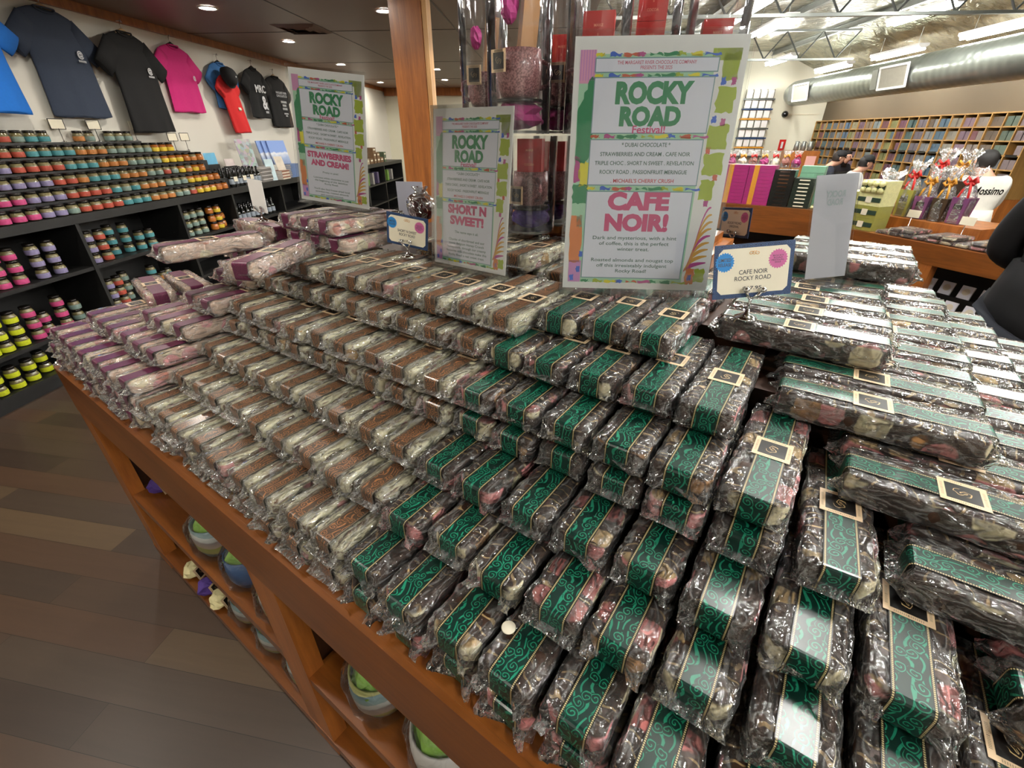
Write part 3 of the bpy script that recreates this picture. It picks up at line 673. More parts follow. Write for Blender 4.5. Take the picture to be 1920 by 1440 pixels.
def price_tag(label,base,yaw,tilt,roll,w,h,zb,lines,price,blank=False):
    o=thing('price_tag',label,'price tag',base,yaw)
    chrome_stand(o,zb)
    Mx=T(0,0,zb)@RX(-tilt)@RY(roll)
    c=MB(); c.box((0,0,h/2),(w,.0014,h)); card=c.obj('card',M['paper'] if blank else M['navy'],o,False,Mx)
    if blank: return o
    k=MB(); a,b,n=w/2-.008*w/.15,h-.008*w/.15,.008*w/.15; z0=.008*w/.15
    k.ngon([(-a+n,-.0009,z0),(a-n,-.0009,z0),(a,-.0009,z0+n),(a,-.0009,b-n),(a-n,-.0009,b),(-a+n,-.0009,b),(-a,-.0009,b-n),(-a,-.0009,z0+n)])
    pn=k.obj('cream_panel',M['cream'],card)
    for cx,m,tx in ((-.055,TB,'LIMITED\nRELEASE'),(.045,TPK,'ROCKY\nROAD\nFESTIVAL\n2025')):
        cx*=w/.15; R=.0185*w/.15; k=MB()
        k.ngon([(cx+(R if i%2 else R*.86)*cos(2*pi*i/44),-.0011,h*.68+(R if i%2 else R*.86)*sin(2*pi*i/44)) for i in reversed(range(44))]); k.obj('starburst',m,card)
        fit_text('burst_lettering',tx,cx,h*.68,R*1.3,R*.8,INK,card,-.0013,bold=.01)
    k=MB()
    for i in range(3): k.tube([(.006*(i-1)+.005*cos(s*.7+i)*(1-s/14),-.0012,h*.82+.004*sin(s*.7+i)*(1-s/14)) for s in range(10)],.0005,4)
    k.obj('emblem',M['gold'],card)
    fit_text('name_lettering',lines,0,h*.42,w*.46,h*.2,INK,card,-.0012,bold=.008)
    fit_text('price_lettering',price,0,h*.17,w*.24,h*.075,INK,card,-.0012,bold=.02)
    return o
zt8=ZT+LH*8+.004
price_tag('navy-edged price tag reading CAFE NOIR on a chrome stand',(.40,.865,zt8),radians(4.7),radians(11.8),radians(-4.5),.15,.1,.044,'CAFE NOIR\nROCKY ROAD','$17.95')
P=W(.765,.84); price_tag('navy-edged price tag left of the middle sign',(-.405,1.315,zt8),radians(-15),0,radians(7),.134,.089,.03,'SHORT N SWEET\nROCKY ROAD','$17.95')
price_tag('small navy-edged price tag between the large sign and the far counter',(.60,1.53,zt8),radians(-70),0,radians(-6),.132,.088,.03,'ROCKY ROAD\nORIGINAL','$17.95')
price_tag('blank white card on a chrome stand over the plum-banded bars',tuple(W(.78,1.53,ZT+LH*9+.004)),radians(-22),0,radians(4),.072,.105,.03,'','',True)
# ------------------------------------------------------------------ plinth and gift tubes in the middle of the table
pl=thing('timber_plinth','low stepped timber plinth under the gift tubes','plinth',W(1.30,.66,zt8-.003),TH)
q=MB(); q.box((0,0,.02),(.24*S,.86*S,.04)); q.obj('lower_step',M['orangewood'],pl)
q=MB(); q.box((.01,0,.05),(.21*S,.80*S,.02)); q.obj('upper_step',M['orangewood'],pl)
t=NT('dusty_pink_glitter_ceramic'); n=t.noise(t.obj(),220,2,.7); M['mugpink']=t.pbsdf(t.mix(t.step(n,.42,.6),lin(120,70,72),lin(186,130,128)),.35,0,.5,.4)
M['tissue_mag']=plain('magenta_tissue',(176,48,122),.7,var=.3,scale=40); M['tissue_pur']=plain('purple_tissue',(84,58,140),.7,var=.3,scale=40); M['tissue_grn']=plain('dark_green_tissue',(60,80,62),.7,var=.3,scale=40)
M['redcard']=plain('red_carton',(196,36,34),.4,var=.05); M['redtext']=pal('carton_print',(240,150,120)); M['creampaper']=plain('cream_paper_shred',(222,212,160),.7,var=.2,scale=60)
M['kraft']=plain('kraft_carton',(170,120,66),.6,var=.1)
M['tubefilm']=film_mat('gift_tube_film',9,.22,.05,.95,(.97,.97,.975),.05,.004,.05)
def crumple(mb,c,r,seed,mi=0,sz=1.0):
    rs=random.Random(seed); n=14; rings=[]
    for i in range(1,8):
        a=pi*i/8; rings.append([(c[0]+r*sin(a)*cos(2*pi*j/n)*(1+.25*rs.uniform(-1,1)),c[1]+r*sin(a)*sin(2*pi*j/n)*(1+.25*rs.uniform(-1,1)),c[2]+sz*r*cos(a)*(1+.1*rs.uniform(-1,1))) for j in range(n)])
    mb.loft(rings,mi)
def mug_parts(o,z,r,hh,m,name='mug',rz=0):
    b=MB(); b.lathe([(r*.5,z),(r*.8,z+.004),(r*.97,z+hh*.3),(r,z+hh*.65),(r*.93,z+hh),(r*.87,z+hh),(r*.9,z+hh*.6),(r*.7,z+.02),(.001,z+.015)],24)
    mg=b.obj(name,m,o,True)
    h=MB(); h.tube([(r*.9*1.0,0,z+hh*.8),(r*1.32,0,z+hh*.72),(r*1.4,0,z+hh*.5),(r*1.3,0,z+hh*.28),(r*.9,0,z+hh*.22)],.006,8,0,RZ(rz)); h.obj('handle',m,mg,True); return mg
def gift_tube(label,x,y,z,r,h,kind,seed):
    o=thing('gift_tube',label,'gift tube',(x,y,z),group=None); rs=random.Random(seed)
    b=MB(); n=28; b.loft([[(r*(1+rs.uniform(-.012,.012))*cos(2*pi*j/n),r*(1+rs.uniform(-.012,.012))*sin(2*pi*j/n),zz) for j in range(n)] for zz in (0,h*.25,h*.5,h*.75,h)],0,False); b.obj('clear_sleeve',M['tubefilm'],o,True)
    b=MB(); b.lathe([(.001,.002),(r*.94,.002),(r*.94,.008),(.001,.008)],24); b.obj('base_disc',M['steel'],o)
    tis={'m':M['tissue_mag'],'p':M['tissue_pur'],'g':M['tissue_grn'],'c':M['creampaper']}
    zz=.009
    for c in kind:
        if c in tis:
            b=MB(); crumple(b,(0,0,zz+r*.42),r*.76,seed+ord(c),0,.55); b.obj('tissue_nest',tis[c],o); zz+=r*.75
        elif c=='M':
            b=MB(); b.lathe([(r*.75,zz),(r*.78,zz+.004),(r*.72,zz+.008),(.001,zz+.008)],24); b.obj('saucer',M['blackgloss'],o,True)
            mug_parts(o,zz+.009,r*.70,r*1.25,M['mugpink'],'mug',rs.uniform(0,6)); zz+=r*1.32
        elif c=='R':
            b=MB(); w=r*.95; b.box((0,0,zz+.043),(w,w*.7,.086)); cb=b.obj('red_carton',M['redcard'],o,False,RZ(-.15))
            for i,(tx,ww) in enumerate((('MAKE',.3),('&',.05),('COCOA',.4))): fit_text('carton_lettering',tx,0,zz+.058-.018*i,w*ww,.006,M['redtext'],cb,-w*.35-.0006,bold=.01)
            zz+=.087
        elif c=='K':
            b=MB(); b.box((0,0,zz+.07),(r*.5,r*.35,.14),0,RZ(.4)@RY(.1)); b.obj('kraft_packet',M['kraft'],o); 
            b=MB(); crumple(b,(-r*.3,0,zz+.09),r*.25,seed,0,1.6); b.obj('pink_sweet',M['tissue_mag'],o); zz+=.14
    # cream and black sticker on the sleeve, towards the shopper
    a=radians(-112)+rs.uniform(-.3,.3); b=MB(); hz=h*.42; d=.024
    b.quad_uv([( (r*1.015)*cos(a+s*d/r),(r*1.015)*sin(a+s*d/r),zz2) for s,zz2 in ((-1,hz-d),(1,hz-d),(1,hz+d),(-1,hz+d))]); b.obj('sticker',M['sticker'],o)
    return o
zp=zt8-.003+.06
TUB=[(-.05,1.43,.074,.255,'pMR','lower gift tube with purple tissue and a red carton, left of the large sign'),(-.175,1.60,.062,.25,'cM','lower gift tube with cream shred, half behind the middle sign'),
     (.12,1.42,.070,.255,'mMR','lower gift tube behind the left edge of the large sign'),(.28,1.52,.070,.255,'gMR','lower gift tube hidden behind the large sign, centre'),(.44,1.50,.070,.255,'pM','lower gift tube hidden behind the large sign, right')]
TUB+=[(.02,1.585,.07,.255,'pMR','lower gift tube in the back row, seen between the middle and large signs')]
TUP=[(.03,1.60,.072,.36,'mMR','upper gift tube in the back row, left of the large sign'),(-.085,1.43,.086,.38,'mMK','upper gift tube with magenta tissue and a pink mug'),(-.205,1.64,.072,.36,'cMK','leftmost upper gift tube with a pink mug before the dark ceiling'),
     (.115,1.42,.08,.36,'gMR','upper gift tube with a pink mug behind the large sign edge'),(.255,1.50,.076,.36,'mMRR','upper gift tube with red cartons above the large sign'),(.42,1.48,.076,.36,'cMR','rightmost upper gift tube above the large sign')]
for i,(x,y,r,h,k,l) in enumerate(TUB): gift_tube(l,x,y,zp+.002,r,h,k,100+i)
for i,(x,y,r,h,k,l) in enumerate(TUP): gift_tube(l,x,y,zp+.262,r,h,k,200+i)
# things lying behind the middle sign
o=thing('wrapped_pudding','dark red ball pudding in clear wrap beside the middle sign','pudding',W(1.10,1.13,ZT+LH*9+.003)); b=MB(); b.lathe([(.001,0),(.03,.004),(.044,.03),(.04,.055),(.022,.072),(.001,.076)],18); b.obj('pudding',plain('dark_red_ball',(84,22,24),.25,coat=.5),o,True)
b=MB(); crumple(b,(0,0,.045),.05,5); b.lathe([(.012,.075),(.01,.085),(.03,.11),(.031,.11)],12,0,None,False); b.obj('clear_wrap',M['film2'],o)
o=thing('acrylic_sign','small pale grey blank acrylic sign before the timber pillar','sign',W(1.27,1.36,ZT+LH*8+.003),radians(-8)); b=MB(); b.box((0,0,.075),(.115,.003,.15)); b.box((0,.02,.0015),(.115,.05,.003)); b.obj('sheet',pal('pale_grey_sheet',(176,178,190)),o)
# ------------------------------------------------------------------ mugs and packets on the shelves under the table
t=NT('wavy_striped_glaze'); x,y,z=t.sep(t.obj()); wv=t.math('ADD',z,t.math('MULTIPLY',t.math('SINE',t.math('MULTIPLY',t.math('ARCTAN2',y,x),3)),.007)); f=t.math('FRACT',t.math('ADD',t.math('MULTIPLY',wv,9),t.math('MULTIPLY',t.rnd(),.3)))
M['wavy']=t.pbsdf(t.ramp(f,[(0,lin(150,176,176)),(.28,lin(104,140,150)),(.3,lin(190,190,120)),(.55,lin(168,172,90)),(.58,lin(196,176,160)),(.8,lin(150,140,140)),(.85,lin(206,210,206))]),.3,0,.5,.4)
M['bluewhite']=plain('blue_glaze',(58,98,150),.3,coat=.4); M['shred']=plain('lime_paper_shred',(140,190,70),.6,var=.3,scale=60)
def gift_mug(label,u,v,z,m,rot,r=.05,extra=None,seed=0):
    o=thing('gift_mug',label,'mug',W(u,v,z),rot); mug_parts(o,0,r,r*1.75,m,'mug',0)
    b=MB(); crumple(b,(0,0,r*1.45),r*.85,seed,0,.7); b.obj('paper_shred',M['shred'],o)
    b=MB(); rs=random.Random(seed); n=16
    b.loft([[(rr*(1+rs.uniform(-.1,.1))*cos(2*pi*j/n),rr*(1+rs.uniform(-.1,.1))*sin(2*pi*j/n),zz) for j in range(n)] for rr,zz in ((r*1.08,.002),(r*1.2,r*.9),(r*1.1,r*1.8),(r*.7,r*2.4),(r*.25,r*2.9),(r*.6,r*3.3))],0,False); b.obj('cellophane_bag',M['film3'],o,True)
    if extra=='tag': b=MB(); b.box((r*.6,-r*.9,r*2.0),(.035,.0015,.06),0,RX(.3)); b.obj('paper_tag',M['paper'],o)
    if extra=='ribbon': b=MB(); b.tube([(0,-r*.9,r*2.1),(.01,-r*1.25,r*1.4),(.03,-r*1.35,r*.7),(.0,-r*1.4,r*.2)],.006,6); b.obj('ribbon',M['red'],o)
    if extra=='kraft': b=MB(); b.box((0,0,r*2.3),(.06,.04,.07),0,RY(.3)); b.obj('kraft_packet',M['gold'],o)
    return o
gift_mug('striped mug with white tag on the middle shelf, left bay',.285,1.335,.436,M['wavy'],.5,.072,'tag',1)
gift_mug('blue mug with red ribbon on the middle shelf beside the leg',.285,1.14,.436,M['bluewhite'],.9,.068,'ribbon',2)
gift_mug('striped mug with white tag on the middle shelf, half hidden by the leg',.285,.955,.436,M['wavy'],.2,.068,None,3)
gift_mug('striped mug with gold packet on the middle shelf, right bay',.29,.57,.436,M['wavy'],1.5,.076,'kraft',4)
gift_mug('wide white-rimmed mug with lime shred at the bottom of the picture',.29,.37,.436,M['paper'],1.1,.08,None,5)
gift_mug('blue and white mug at the far end of the bottom shelf',.33,1.76,.086,M['wavy'],.4,.065,None,6)
gift_mug('striped mug on the bottom shelf, third from the leg',.285,1.30,.086,M['wavy'],.4,.066,None,7)
gift_mug('striped mug with paper tag on the bottom shelf, second from the leg',.285,1.13,.086,M['wavy'],.6,.068,'tag',8)
gift_mug('striped mug with red loop ribbon on the bottom shelf beside the leg',.28,.955,.086,M['wavy'],.7,.066,'ribbon',9)
def packet(label,u,v,z,m,seed,st=True):
    o=thing('sweet_packet',label,'packet',W(u,v,z),TH+.4); b=MB(); crumple(b,(0,0,.033),.04,seed,0,.8); b.obj('packet_body',m,o)
    b=MB(); b.quad_uv([(-.03,-.05,.012),(.03,-.05,.012),(.03,-.035,.066),(-.03,-.035,.066)]); s=b.obj('sticker',M['sticker'],o)
packet('yellow packet with framed sticker at the far end of the bottom shelf',.235,1.64,.086,M['creampaper'],1)
packet('purple packet with framed sticker on the bottom shelf',.235,1.52,.086,M['tissue_pur'],2)
packet('pale yellow packet midway along the bottom shelf',.235,1.43,.086,M['creampaper'],3)
packet('purple packet with framed sticker at the far end of the middle shelf',.28,1.78,.436,M['tissue_pur'],4)
# ------------------------------------------------------------------ black wall unit on the left
XF=-3.65; CT=1.155
un=thing('shelf_unit','long black shelf unit with a counter along the white left wall','shelf unit',(0,0,0))
def ub(n,a,b,m='black'):
    q=MB(); q.box2(a,b); return q.obj(n,M[m],un)
ub('counter_slab',(XW,.2,CT-.065),(XF,12.2,CT)); ub('back_panel',(XW,.2,.02),(XW+.015,12.2,CT-.065)); ub('plinth_base',(XW+.015,.2,0),(XF-.05,12.2,.09))
for z in (.09,.345,.735): ub('shelf',(XW+.015,.22,z),(XF-.01,12.18,z+.028))
DIV=[.2,1.25,2.3,3.37,4.47,5.33,6.4,7.5,8.6,9.7,10.8,12.17]
for y in DIV: ub('divider',(XW+.015,y,.09),(XF-.005,y+.03,CT-.065))
rk=thing('stepped_rack','black stepped rack holding six rows of jars on the counter','rack',(0,0,0))
ROWX=[-3.692-.0755*i for i in range(6)]; ROWZ=[CT+.003,1.255,1.35,1.447,1.545,1.645]; ROWE=[5.36,5.42,5.26,5.36,5.24,4.70]
for i in range(1,6):
    q=MB(); q.box2((XW+.004,.9,CT+.0005 if i==1 else ROWZ[i-1]-.001),(ROWX[i]+.0335,ROWE[i]+.05,ROWZ[i]-.002)); q.obj('step',M['black'],rk)
# jars: clear jar body with contents, a coloured label round its lower half, a dark lid
JC={'pink':(200,74,128),'lavender':(138,130,166),'red':(178,78,60),'teal':(78,146,152),'orange':(188,122,62),'sage':(124,146,136),'yellow':(214,186,50),'amber':(176,104,34),'lime':(206,214,40)}
cont=plain('jar_contents',(112,104,68),.2,coat=.6,var=.5,scale=50); amb=plain('honey_contents',(150,84,20),.15,coat=.6,var=.3,scale=40); lidm=plain('dark_jar_lid',(36,32,28),.2,.6,var=.2); lidg=plain('gold_jar_lid',(170,120,40),.25,.7)
bb=MB(); bb.lathe([(.001,.001),(.035,.001),(.0385,.006),(.0398,.02),(.0395,.045),(.035,.058),(.03,.066),(.03,.068),(.001,.068)],14); JB=bb.mesh('jar_body',cont,True); JB2=JB.copy(); JB2.materials.clear(); JB2.materials.append(amb)
bb=MB(); bb.lathe([(.0335,.064),(.0345,.067),(.0345,.080),(.032,.0825),(.001,.083)],14,0,cap=False); JL=bb.mesh('lid',lidm,True)
JLAB={}
for k,c in JC.items():
    bb=MB(); bb.lathe([(.0392,.005),(.0406,.019),(.0406,.034),(.0403,.040)],14,0,cap=False); JLAB[k]=bb.mesh('paper_label',plain('jar_label_'+k,c,.5,var=.25,scale=90),True)
rj=random.Random(3)
def jar(x,y,z,c,label,group):
    o=thing('jam_jar',label,'jar',(x,y,z),rj.uniform(0,6),group)
    link('jar_body',JB2 if c in('yellow','amber') else JB,o); link('lid',JL,o); link('paper_label',JLAB[c],o)
SEQ=[('pink',3.18),('lavender',3.5),('red',3.86),('teal',4.2),('orange',4.5),('sage',4.85),('yellow',5.18),('amber',9)]
SH=[0,.02,-.02,-.15,-.28,-.32]
rown=['bottom','second','third','fourth','fifth','top']
for i in range(6):
    n=0; y=2.62+.013*i
    while y<ROWE[i]-.02:
        c=next(k for k,e in SEQ if y-.0<e+(SH[i] if k not in('yellow','sage') else SH[i]*.4))
        if rj.random()<.1: c=rj.choice(['teal','orange','sage','red'])
        if (i==5 and min(abs(y-q) for q in (3.42,3.98,4.32))<.062) or (i==4 and abs(y-5.12)<.062): y+=.103; continue
        n+=1
        jar(ROWX[i]+rj.uniform(-.0008,.0008),y,ROWZ[i]+.0005,c,'%s-labelled jar, %s row of the stepped rack, %s from the rack\'s left'%(c,rown[i],ORD[n] if n<30 else str(n)),'jars on the stepped rack')
        y+=.103
def stack(bay,shelf,z,cols):
    for n,(y,c,h,dx) in enumerate(cols):
        for k in range(h):
            jar(XF-.075-dx+rj.uniform(-.006,.006),y+rj.uniform(-.004,.004),z+.0005+k*.0845,c,'%s-labelled jar on the %s shelf, %s bay, %s stack, %s up'%(c,shelf,bay,ORD[n+1],ORD[k+1]),'jars stacked on the lower black shelves')
z1,z2,z3=.7635,.3735,.1185
stack('left','upper',z1,[(2.55,'lime',3,0),(2.65,'lime',2,0),(2.76,'pink',3,0),(2.87,'pink',3,.0),(3.03,'lavender',3,0),(3.16,'lavender',3,0)])
stack('second','upper',z1,[(3.48,'lavender',3,0),(3.59,'red',3,.0),(3.78,'teal',3,.1),(3.89,'teal',3,.06),(4.0,'teal',2,.03),(4.11,'teal',2,.02)])
stack('third','upper',z1,[(4.6,'sage',3,0),(4.71,'sage',3,0),(4.82,'sage',3,.0),(4.98,'amber',3,0),(5.09,'yellow',3,.0),(5.2,'amber',2,.04)])
stack('left','lower',z2,[(2.39,'lime',3,0),(2.48,'lime',3,0),(2.57,'lime',3,0),(2.68,'lime',3,0),(2.8,'pink',3,0),(2.92,'pink',2,.05),(3.04,'pink',3,.02),(3.2,'sage',2,.08)])
stack('second','lower',z2,[(3.48,'lavender',3,0),(3.59,'red',3,.02),(3.72,'sage',3,.08),(3.83,'teal',2,.04),(3.95,'teal',3,0),(4.08,'orange',2,.02),(4.2,'teal',2,.06)])
stack('left','bottom',z3,[(2.4,'lime',2,0),(2.51,'lime',2,0),(2.63,'lime',2,0),(2.76,'lime',2,.05),(2.9,'yellow',2,0),(3.02,'lime',2,.0),(3.14,'lime',1,0)])
# white cards on small stands over the rack
for n,(y,i,l) in enumerate([(3.42,5,'leftmost white card on top of the jar rack, under the navy shirt'),(3.98,5,'second white card on top of the jar rack'),(4.32,5,'third white card, widest, on top of the jar rack'),(4.78,5,'small white card under the black shirt on the jar rack'),(5.12,4,'white card at the right end of the jar rack, in front'),(5.3,4,'white card at the right end of the jar rack, behind')]):
    o=thing('price_card',l,'card',(ROWX[i]+.0,y,ROWZ[i] if n<3 else ROWZ[i]+.001),radians(80)); 
    if n<4: o.location.x=-4.0695; 
    if n in (4,5): o.location=(-3.985,y,ROWZ[4]+.001)
    if n==3: o.location.y=4.745
    q=MB(); q.lathe([(.018,0),(.018,.003),(.003,.008),(.003,.10)],10); q.obj('stand',M['chrome'],o,True)
    q=MB(); q.box((0,0,.13),(.11 if n!=3 else .06,.002,.075)); c=q.obj('card',M['cream'],o)
    q=MB()
    for a,b in (((0,0,.1665),(.112,.004,.005)),((0,0,.0935),(.112,.004,.005)),((-.055,0,.13),(.005,.004,.075)),((.055,0,.13),(.005,.004,.075))): q.box(a,b)
    if n!=3: q.obj('frame',M['blackgloss'],c)
# bottles, books and papers along the counter
bb=MB(); bb.lathe([(.001,.001),(.03,.001),(.032,.006),(.032,.1),(.026,.125),(.012,.145),(.012,.19),(.013,.192),(.001,.195)],12); BOT=bb.mesh('bottle_glass',plain('dark_bottle',(16,18,14),.1,coat=.6),True)
bb=MB(); bb.lathe([(.0325,.03),(.0325,.085)],12,0,cap=False); BLB=bb.mesh('paper_label',plain('bottle_label',(150,160,170),.5,var=.4,scale=60),True); bb=MB(); bb.lathe([(.0135,.16),(.0135,.194),(.001,.197)],10,0,cap=False); BCP=bb.mesh('cap',M['blackgloss'],True)
for i in range(8):
    for j in range(3):
        o=thing('sauce_bottle','dark bottle, %s of eight along the counter, %s row'%(ORD[i+1],['front','middle','back'][j]),'bottle',(-3.72-.085*j,5.5+.078*i,CT+.0005+(0 if j==0 else .0)),0,'dark bottles on the counter')
        link('bottle_glass',BOT,o); link('paper_label',BLB,o); link('cap',BCP,o)
for i in range(9):
    for j in range(2):
        o=thing('sauce_bottle','dark bottle on the shelf under the counter, %s along, %s row'%(ORD[i+1],['front','back'][j]),'bottle',(-3.73-.09*j,5.46+.095*i,z1+.0005),0,'dark bottles under the counter')
        link('bottle_glass',BOT,o); link('paper_label',BLB,o); link('cap',BCP,o)
o=thing('carton','long brown carton on the shelf under the dark bottles','carton',(-3.78,5.8,z2)); q=MB(); q.box((0,0,.1),(.2,.7,.2)); q.obj('carton_body',plain('brown_carton',(88,60,36),.6),o)
def book(label,loc,d,rgb,rz=0,group=None,tilt=0,text=None):
    o=thing('book',label,'book',loc,rz,group); o.rotation_euler=(0,tilt,rz); x,y,z=d
    q=MB(); q.box((0,0,z/2),(x-.006,y-.006,z-.004)); q.obj('pages',M['paper'],o)
    q=MB(); q.box((0,0,.001),(x,y,.002)); q.box((0,0,z-.001),(x,y,.002)); q.box((x/2-.001,0,z/2),(.002,y,z)); q.obj('cover',plain('book_cover_%d_%d_%d'%rgb,rgb,.4,var=.3,scale=14),o)
    return o
for i in range(8): book('white and grey book, %s from the bottom of the stack under the collage'%ORD[i+1],(-3.78,6.2+.006*((i*3)%4),CT+.0005+.0215*i),(.19,.25,.021),(176,172,168) if i%2 else (120,116,112),0,'stacked books by the collage')
for i in range(7): book('blue book, %s from the bottom of the blue stack'%ORD[i+1],(-3.78,6.98+.006*((i*3)%4),CT+.0005+.0245*i),(.2,.3,.024),(104,130,176),0,'stacked blue books')
for i in range(6): book('brown-spined book, %s from the bottom before the blue stack'%ORD[i+1],(-3.72,6.6,CT+.0005+.018*i),(.16,.22,.0175),(150,100,80) if i%2 else (226,214,196),.05,'small books on the counter')
def board(label,loc,w,h,rgb,rz,tilt,name,cat,d=.012,mat=None):
    o=thing(name,label,cat,loc); o.matrix_basis=T(*loc)@RZ(rz)@RX(-tilt); q=MB(); q.box((0,0,h/2),(w,d,h)); q.obj('board',mat or plain('print_%d_%d_%d'%rgb,rgb,.35,var=.35,scale=12),o); return o
t=NT('picture_collage'); vo=t.n('ShaderNodeTexVoronoi'); vo.inputs['Scale'].default_value=22; t.put(vo.inputs['Vector'],t.obj()); hs=t.n('ShaderNodeHueSaturation'); hs.inputs['Saturation'].default_value=.35; hs.inputs['Value'].default_value=.5; t.put(hs.inputs['Color'],vo.outputs['Color']); M['collage']=t.pbsdf(hs.outputs[0],.4)
board('brown photo collage leaning upright on the book stack',(-3.85,6.16,CT+.176),.22,.32,(0,0,0),radians(70),radians(8),'photo_collage','picture',.006,M['collage'])
t=NT('blue_mountain_cover'); z=t.sep(t.obj())[2]; n=t.noise(t.obj(),14,3); M['mount']=t.pbsdf(t.ramp(t.math('ADD',z,t.math('MULTIPLY',n,.08)),[(.0,lin(90,110,150)),(.12,lin(150,170,206)),(.18,lin(226,230,236)),(.2,lin(130,160,220))]),.35)
for i,l in enumerate(('front blue picture book leaning on the blue stack','second blue picture book leaning on the blue stack','third blue picture book leaning on the blue stack')):
    board(l,(-3.80-.045*i,6.86-.05*i,CT+.174),.30,.30,(0,0,0),radians(72),radians(12),'picture_book','book',.02,M['mount'])
board('pale boxed card with an arched top in front of the blue books',(-3.70,6.36,CT+.001),.14,.26,(190,214,220),radians(75),radians(6),'gift_card','card',.01)
board('cream leaflet leaning on the blue stack',(-3.69,6.62,CT+.11),.12,.18,(214,206,190),radians(60),radians(20),'leaflet','leaflet',.004)
board('light blue card standing behind the dark bottles',(-3.98,5.62,CT+.235),.18,.12,(96,176,214),radians(85),radians(5),'blue_card','card',.004)
board('white card with a red mark beside the light blue card',(-3.98,5.95,CT+.2),.16,.08,(226,210,206),radians(85),radians(5),'white_card','card',.004)
for y in (5.62,5.95): 
    o=thing('card_block','black block carrying the %s'%('light blue card' if y<5.8 else 'white card with a red mark'),'block',(-3.985,y,CT+.0005)); q=MB(); q.box((0,0,(.233 if y<5.8 else .198)/2),(.05,.2,.233 if y<5.8 else .198)); q.obj('block_body',M['black'],o)
for n,y in enumerate((5.52,5.7,5.85)):
    o=thing('price_card','small cream card on a thin stand before the dark bottles, %s'%['left','middle','right'][n],'card',(-3.675,y,CT+.0005),radians(75)); q=MB(); q.lathe([(.016,0),(.016,.003),(.002,.006),(.002,.06)],8); q.obj('stand',M['chrome'],o,True); q=MB(); q.box((0,0,.085),(.05,.002,.05)); q.obj('card',M['cream'],o)
o=tag(None or thing('framed_picture','x','picture',(0,0,0)),'small dark framed picture on the wall beside the red shirt','picture'); o.location=(XW+.012,6.62,1.93); q=MB()
for c,d in (((0,0,.1),(.02,.16,.012)),((0,0,-.1),(.02,.16,.012)),((0,.08,0),(.02,.012,.2)),((0,-.08,0),(.02,.012,.2))): q.box(c,d)
q.obj('frame',M['darkwood'],o); q=MB(); q.box((-.004,0,0),(.004,.15,.19)); q.obj('print',M['cream'],o)
# farther along: boxes, jars and bottles on the counter by the pillar
rf=random.Random(5)
for i in range(14):
    y=8.3+.22*i; c=rf.choice([(190,170,140),(120,90,60),(80,96,70),(210,200,190),(60,50,44)])
    for k in range(rf.choice([1,2,3])):
        o=thing('gift_carton','%s carton up in the %s pile along the far part of the counter'%(ORD[k+1],ORD[i+1]),'carton',(-3.8,y,CT+.0005+k*.1),rf.uniform(-.1,.1),'cartons on the far counter'); q=MB(); q.box((0,0,.0495),(.16,.16,.099)); q.obj('carton_body',plain('carton_%d'%i,c,.5,var=.3),o); q=MB(); q.box((.081,0,.06),(.002,.1,.03)); q.obj('label_strip',M['cream'],o)
for i in range(10):
    o=thing('far_packet','%s green or grey packet under the far counter'%ORD[i+1],'packet',(-3.78,8.73+.3*i+(.1 if i>6 else 0),z1+.0005),0,'packets under the far counter'); q=MB(); q.box((0,0,.11),(.12,.1,.22)); q.obj('packet_body',plain('far_packet_%d'%i,[(110,150,60),(150,146,140),(90,80,110),(200,200,196)][i%4],.5),o)
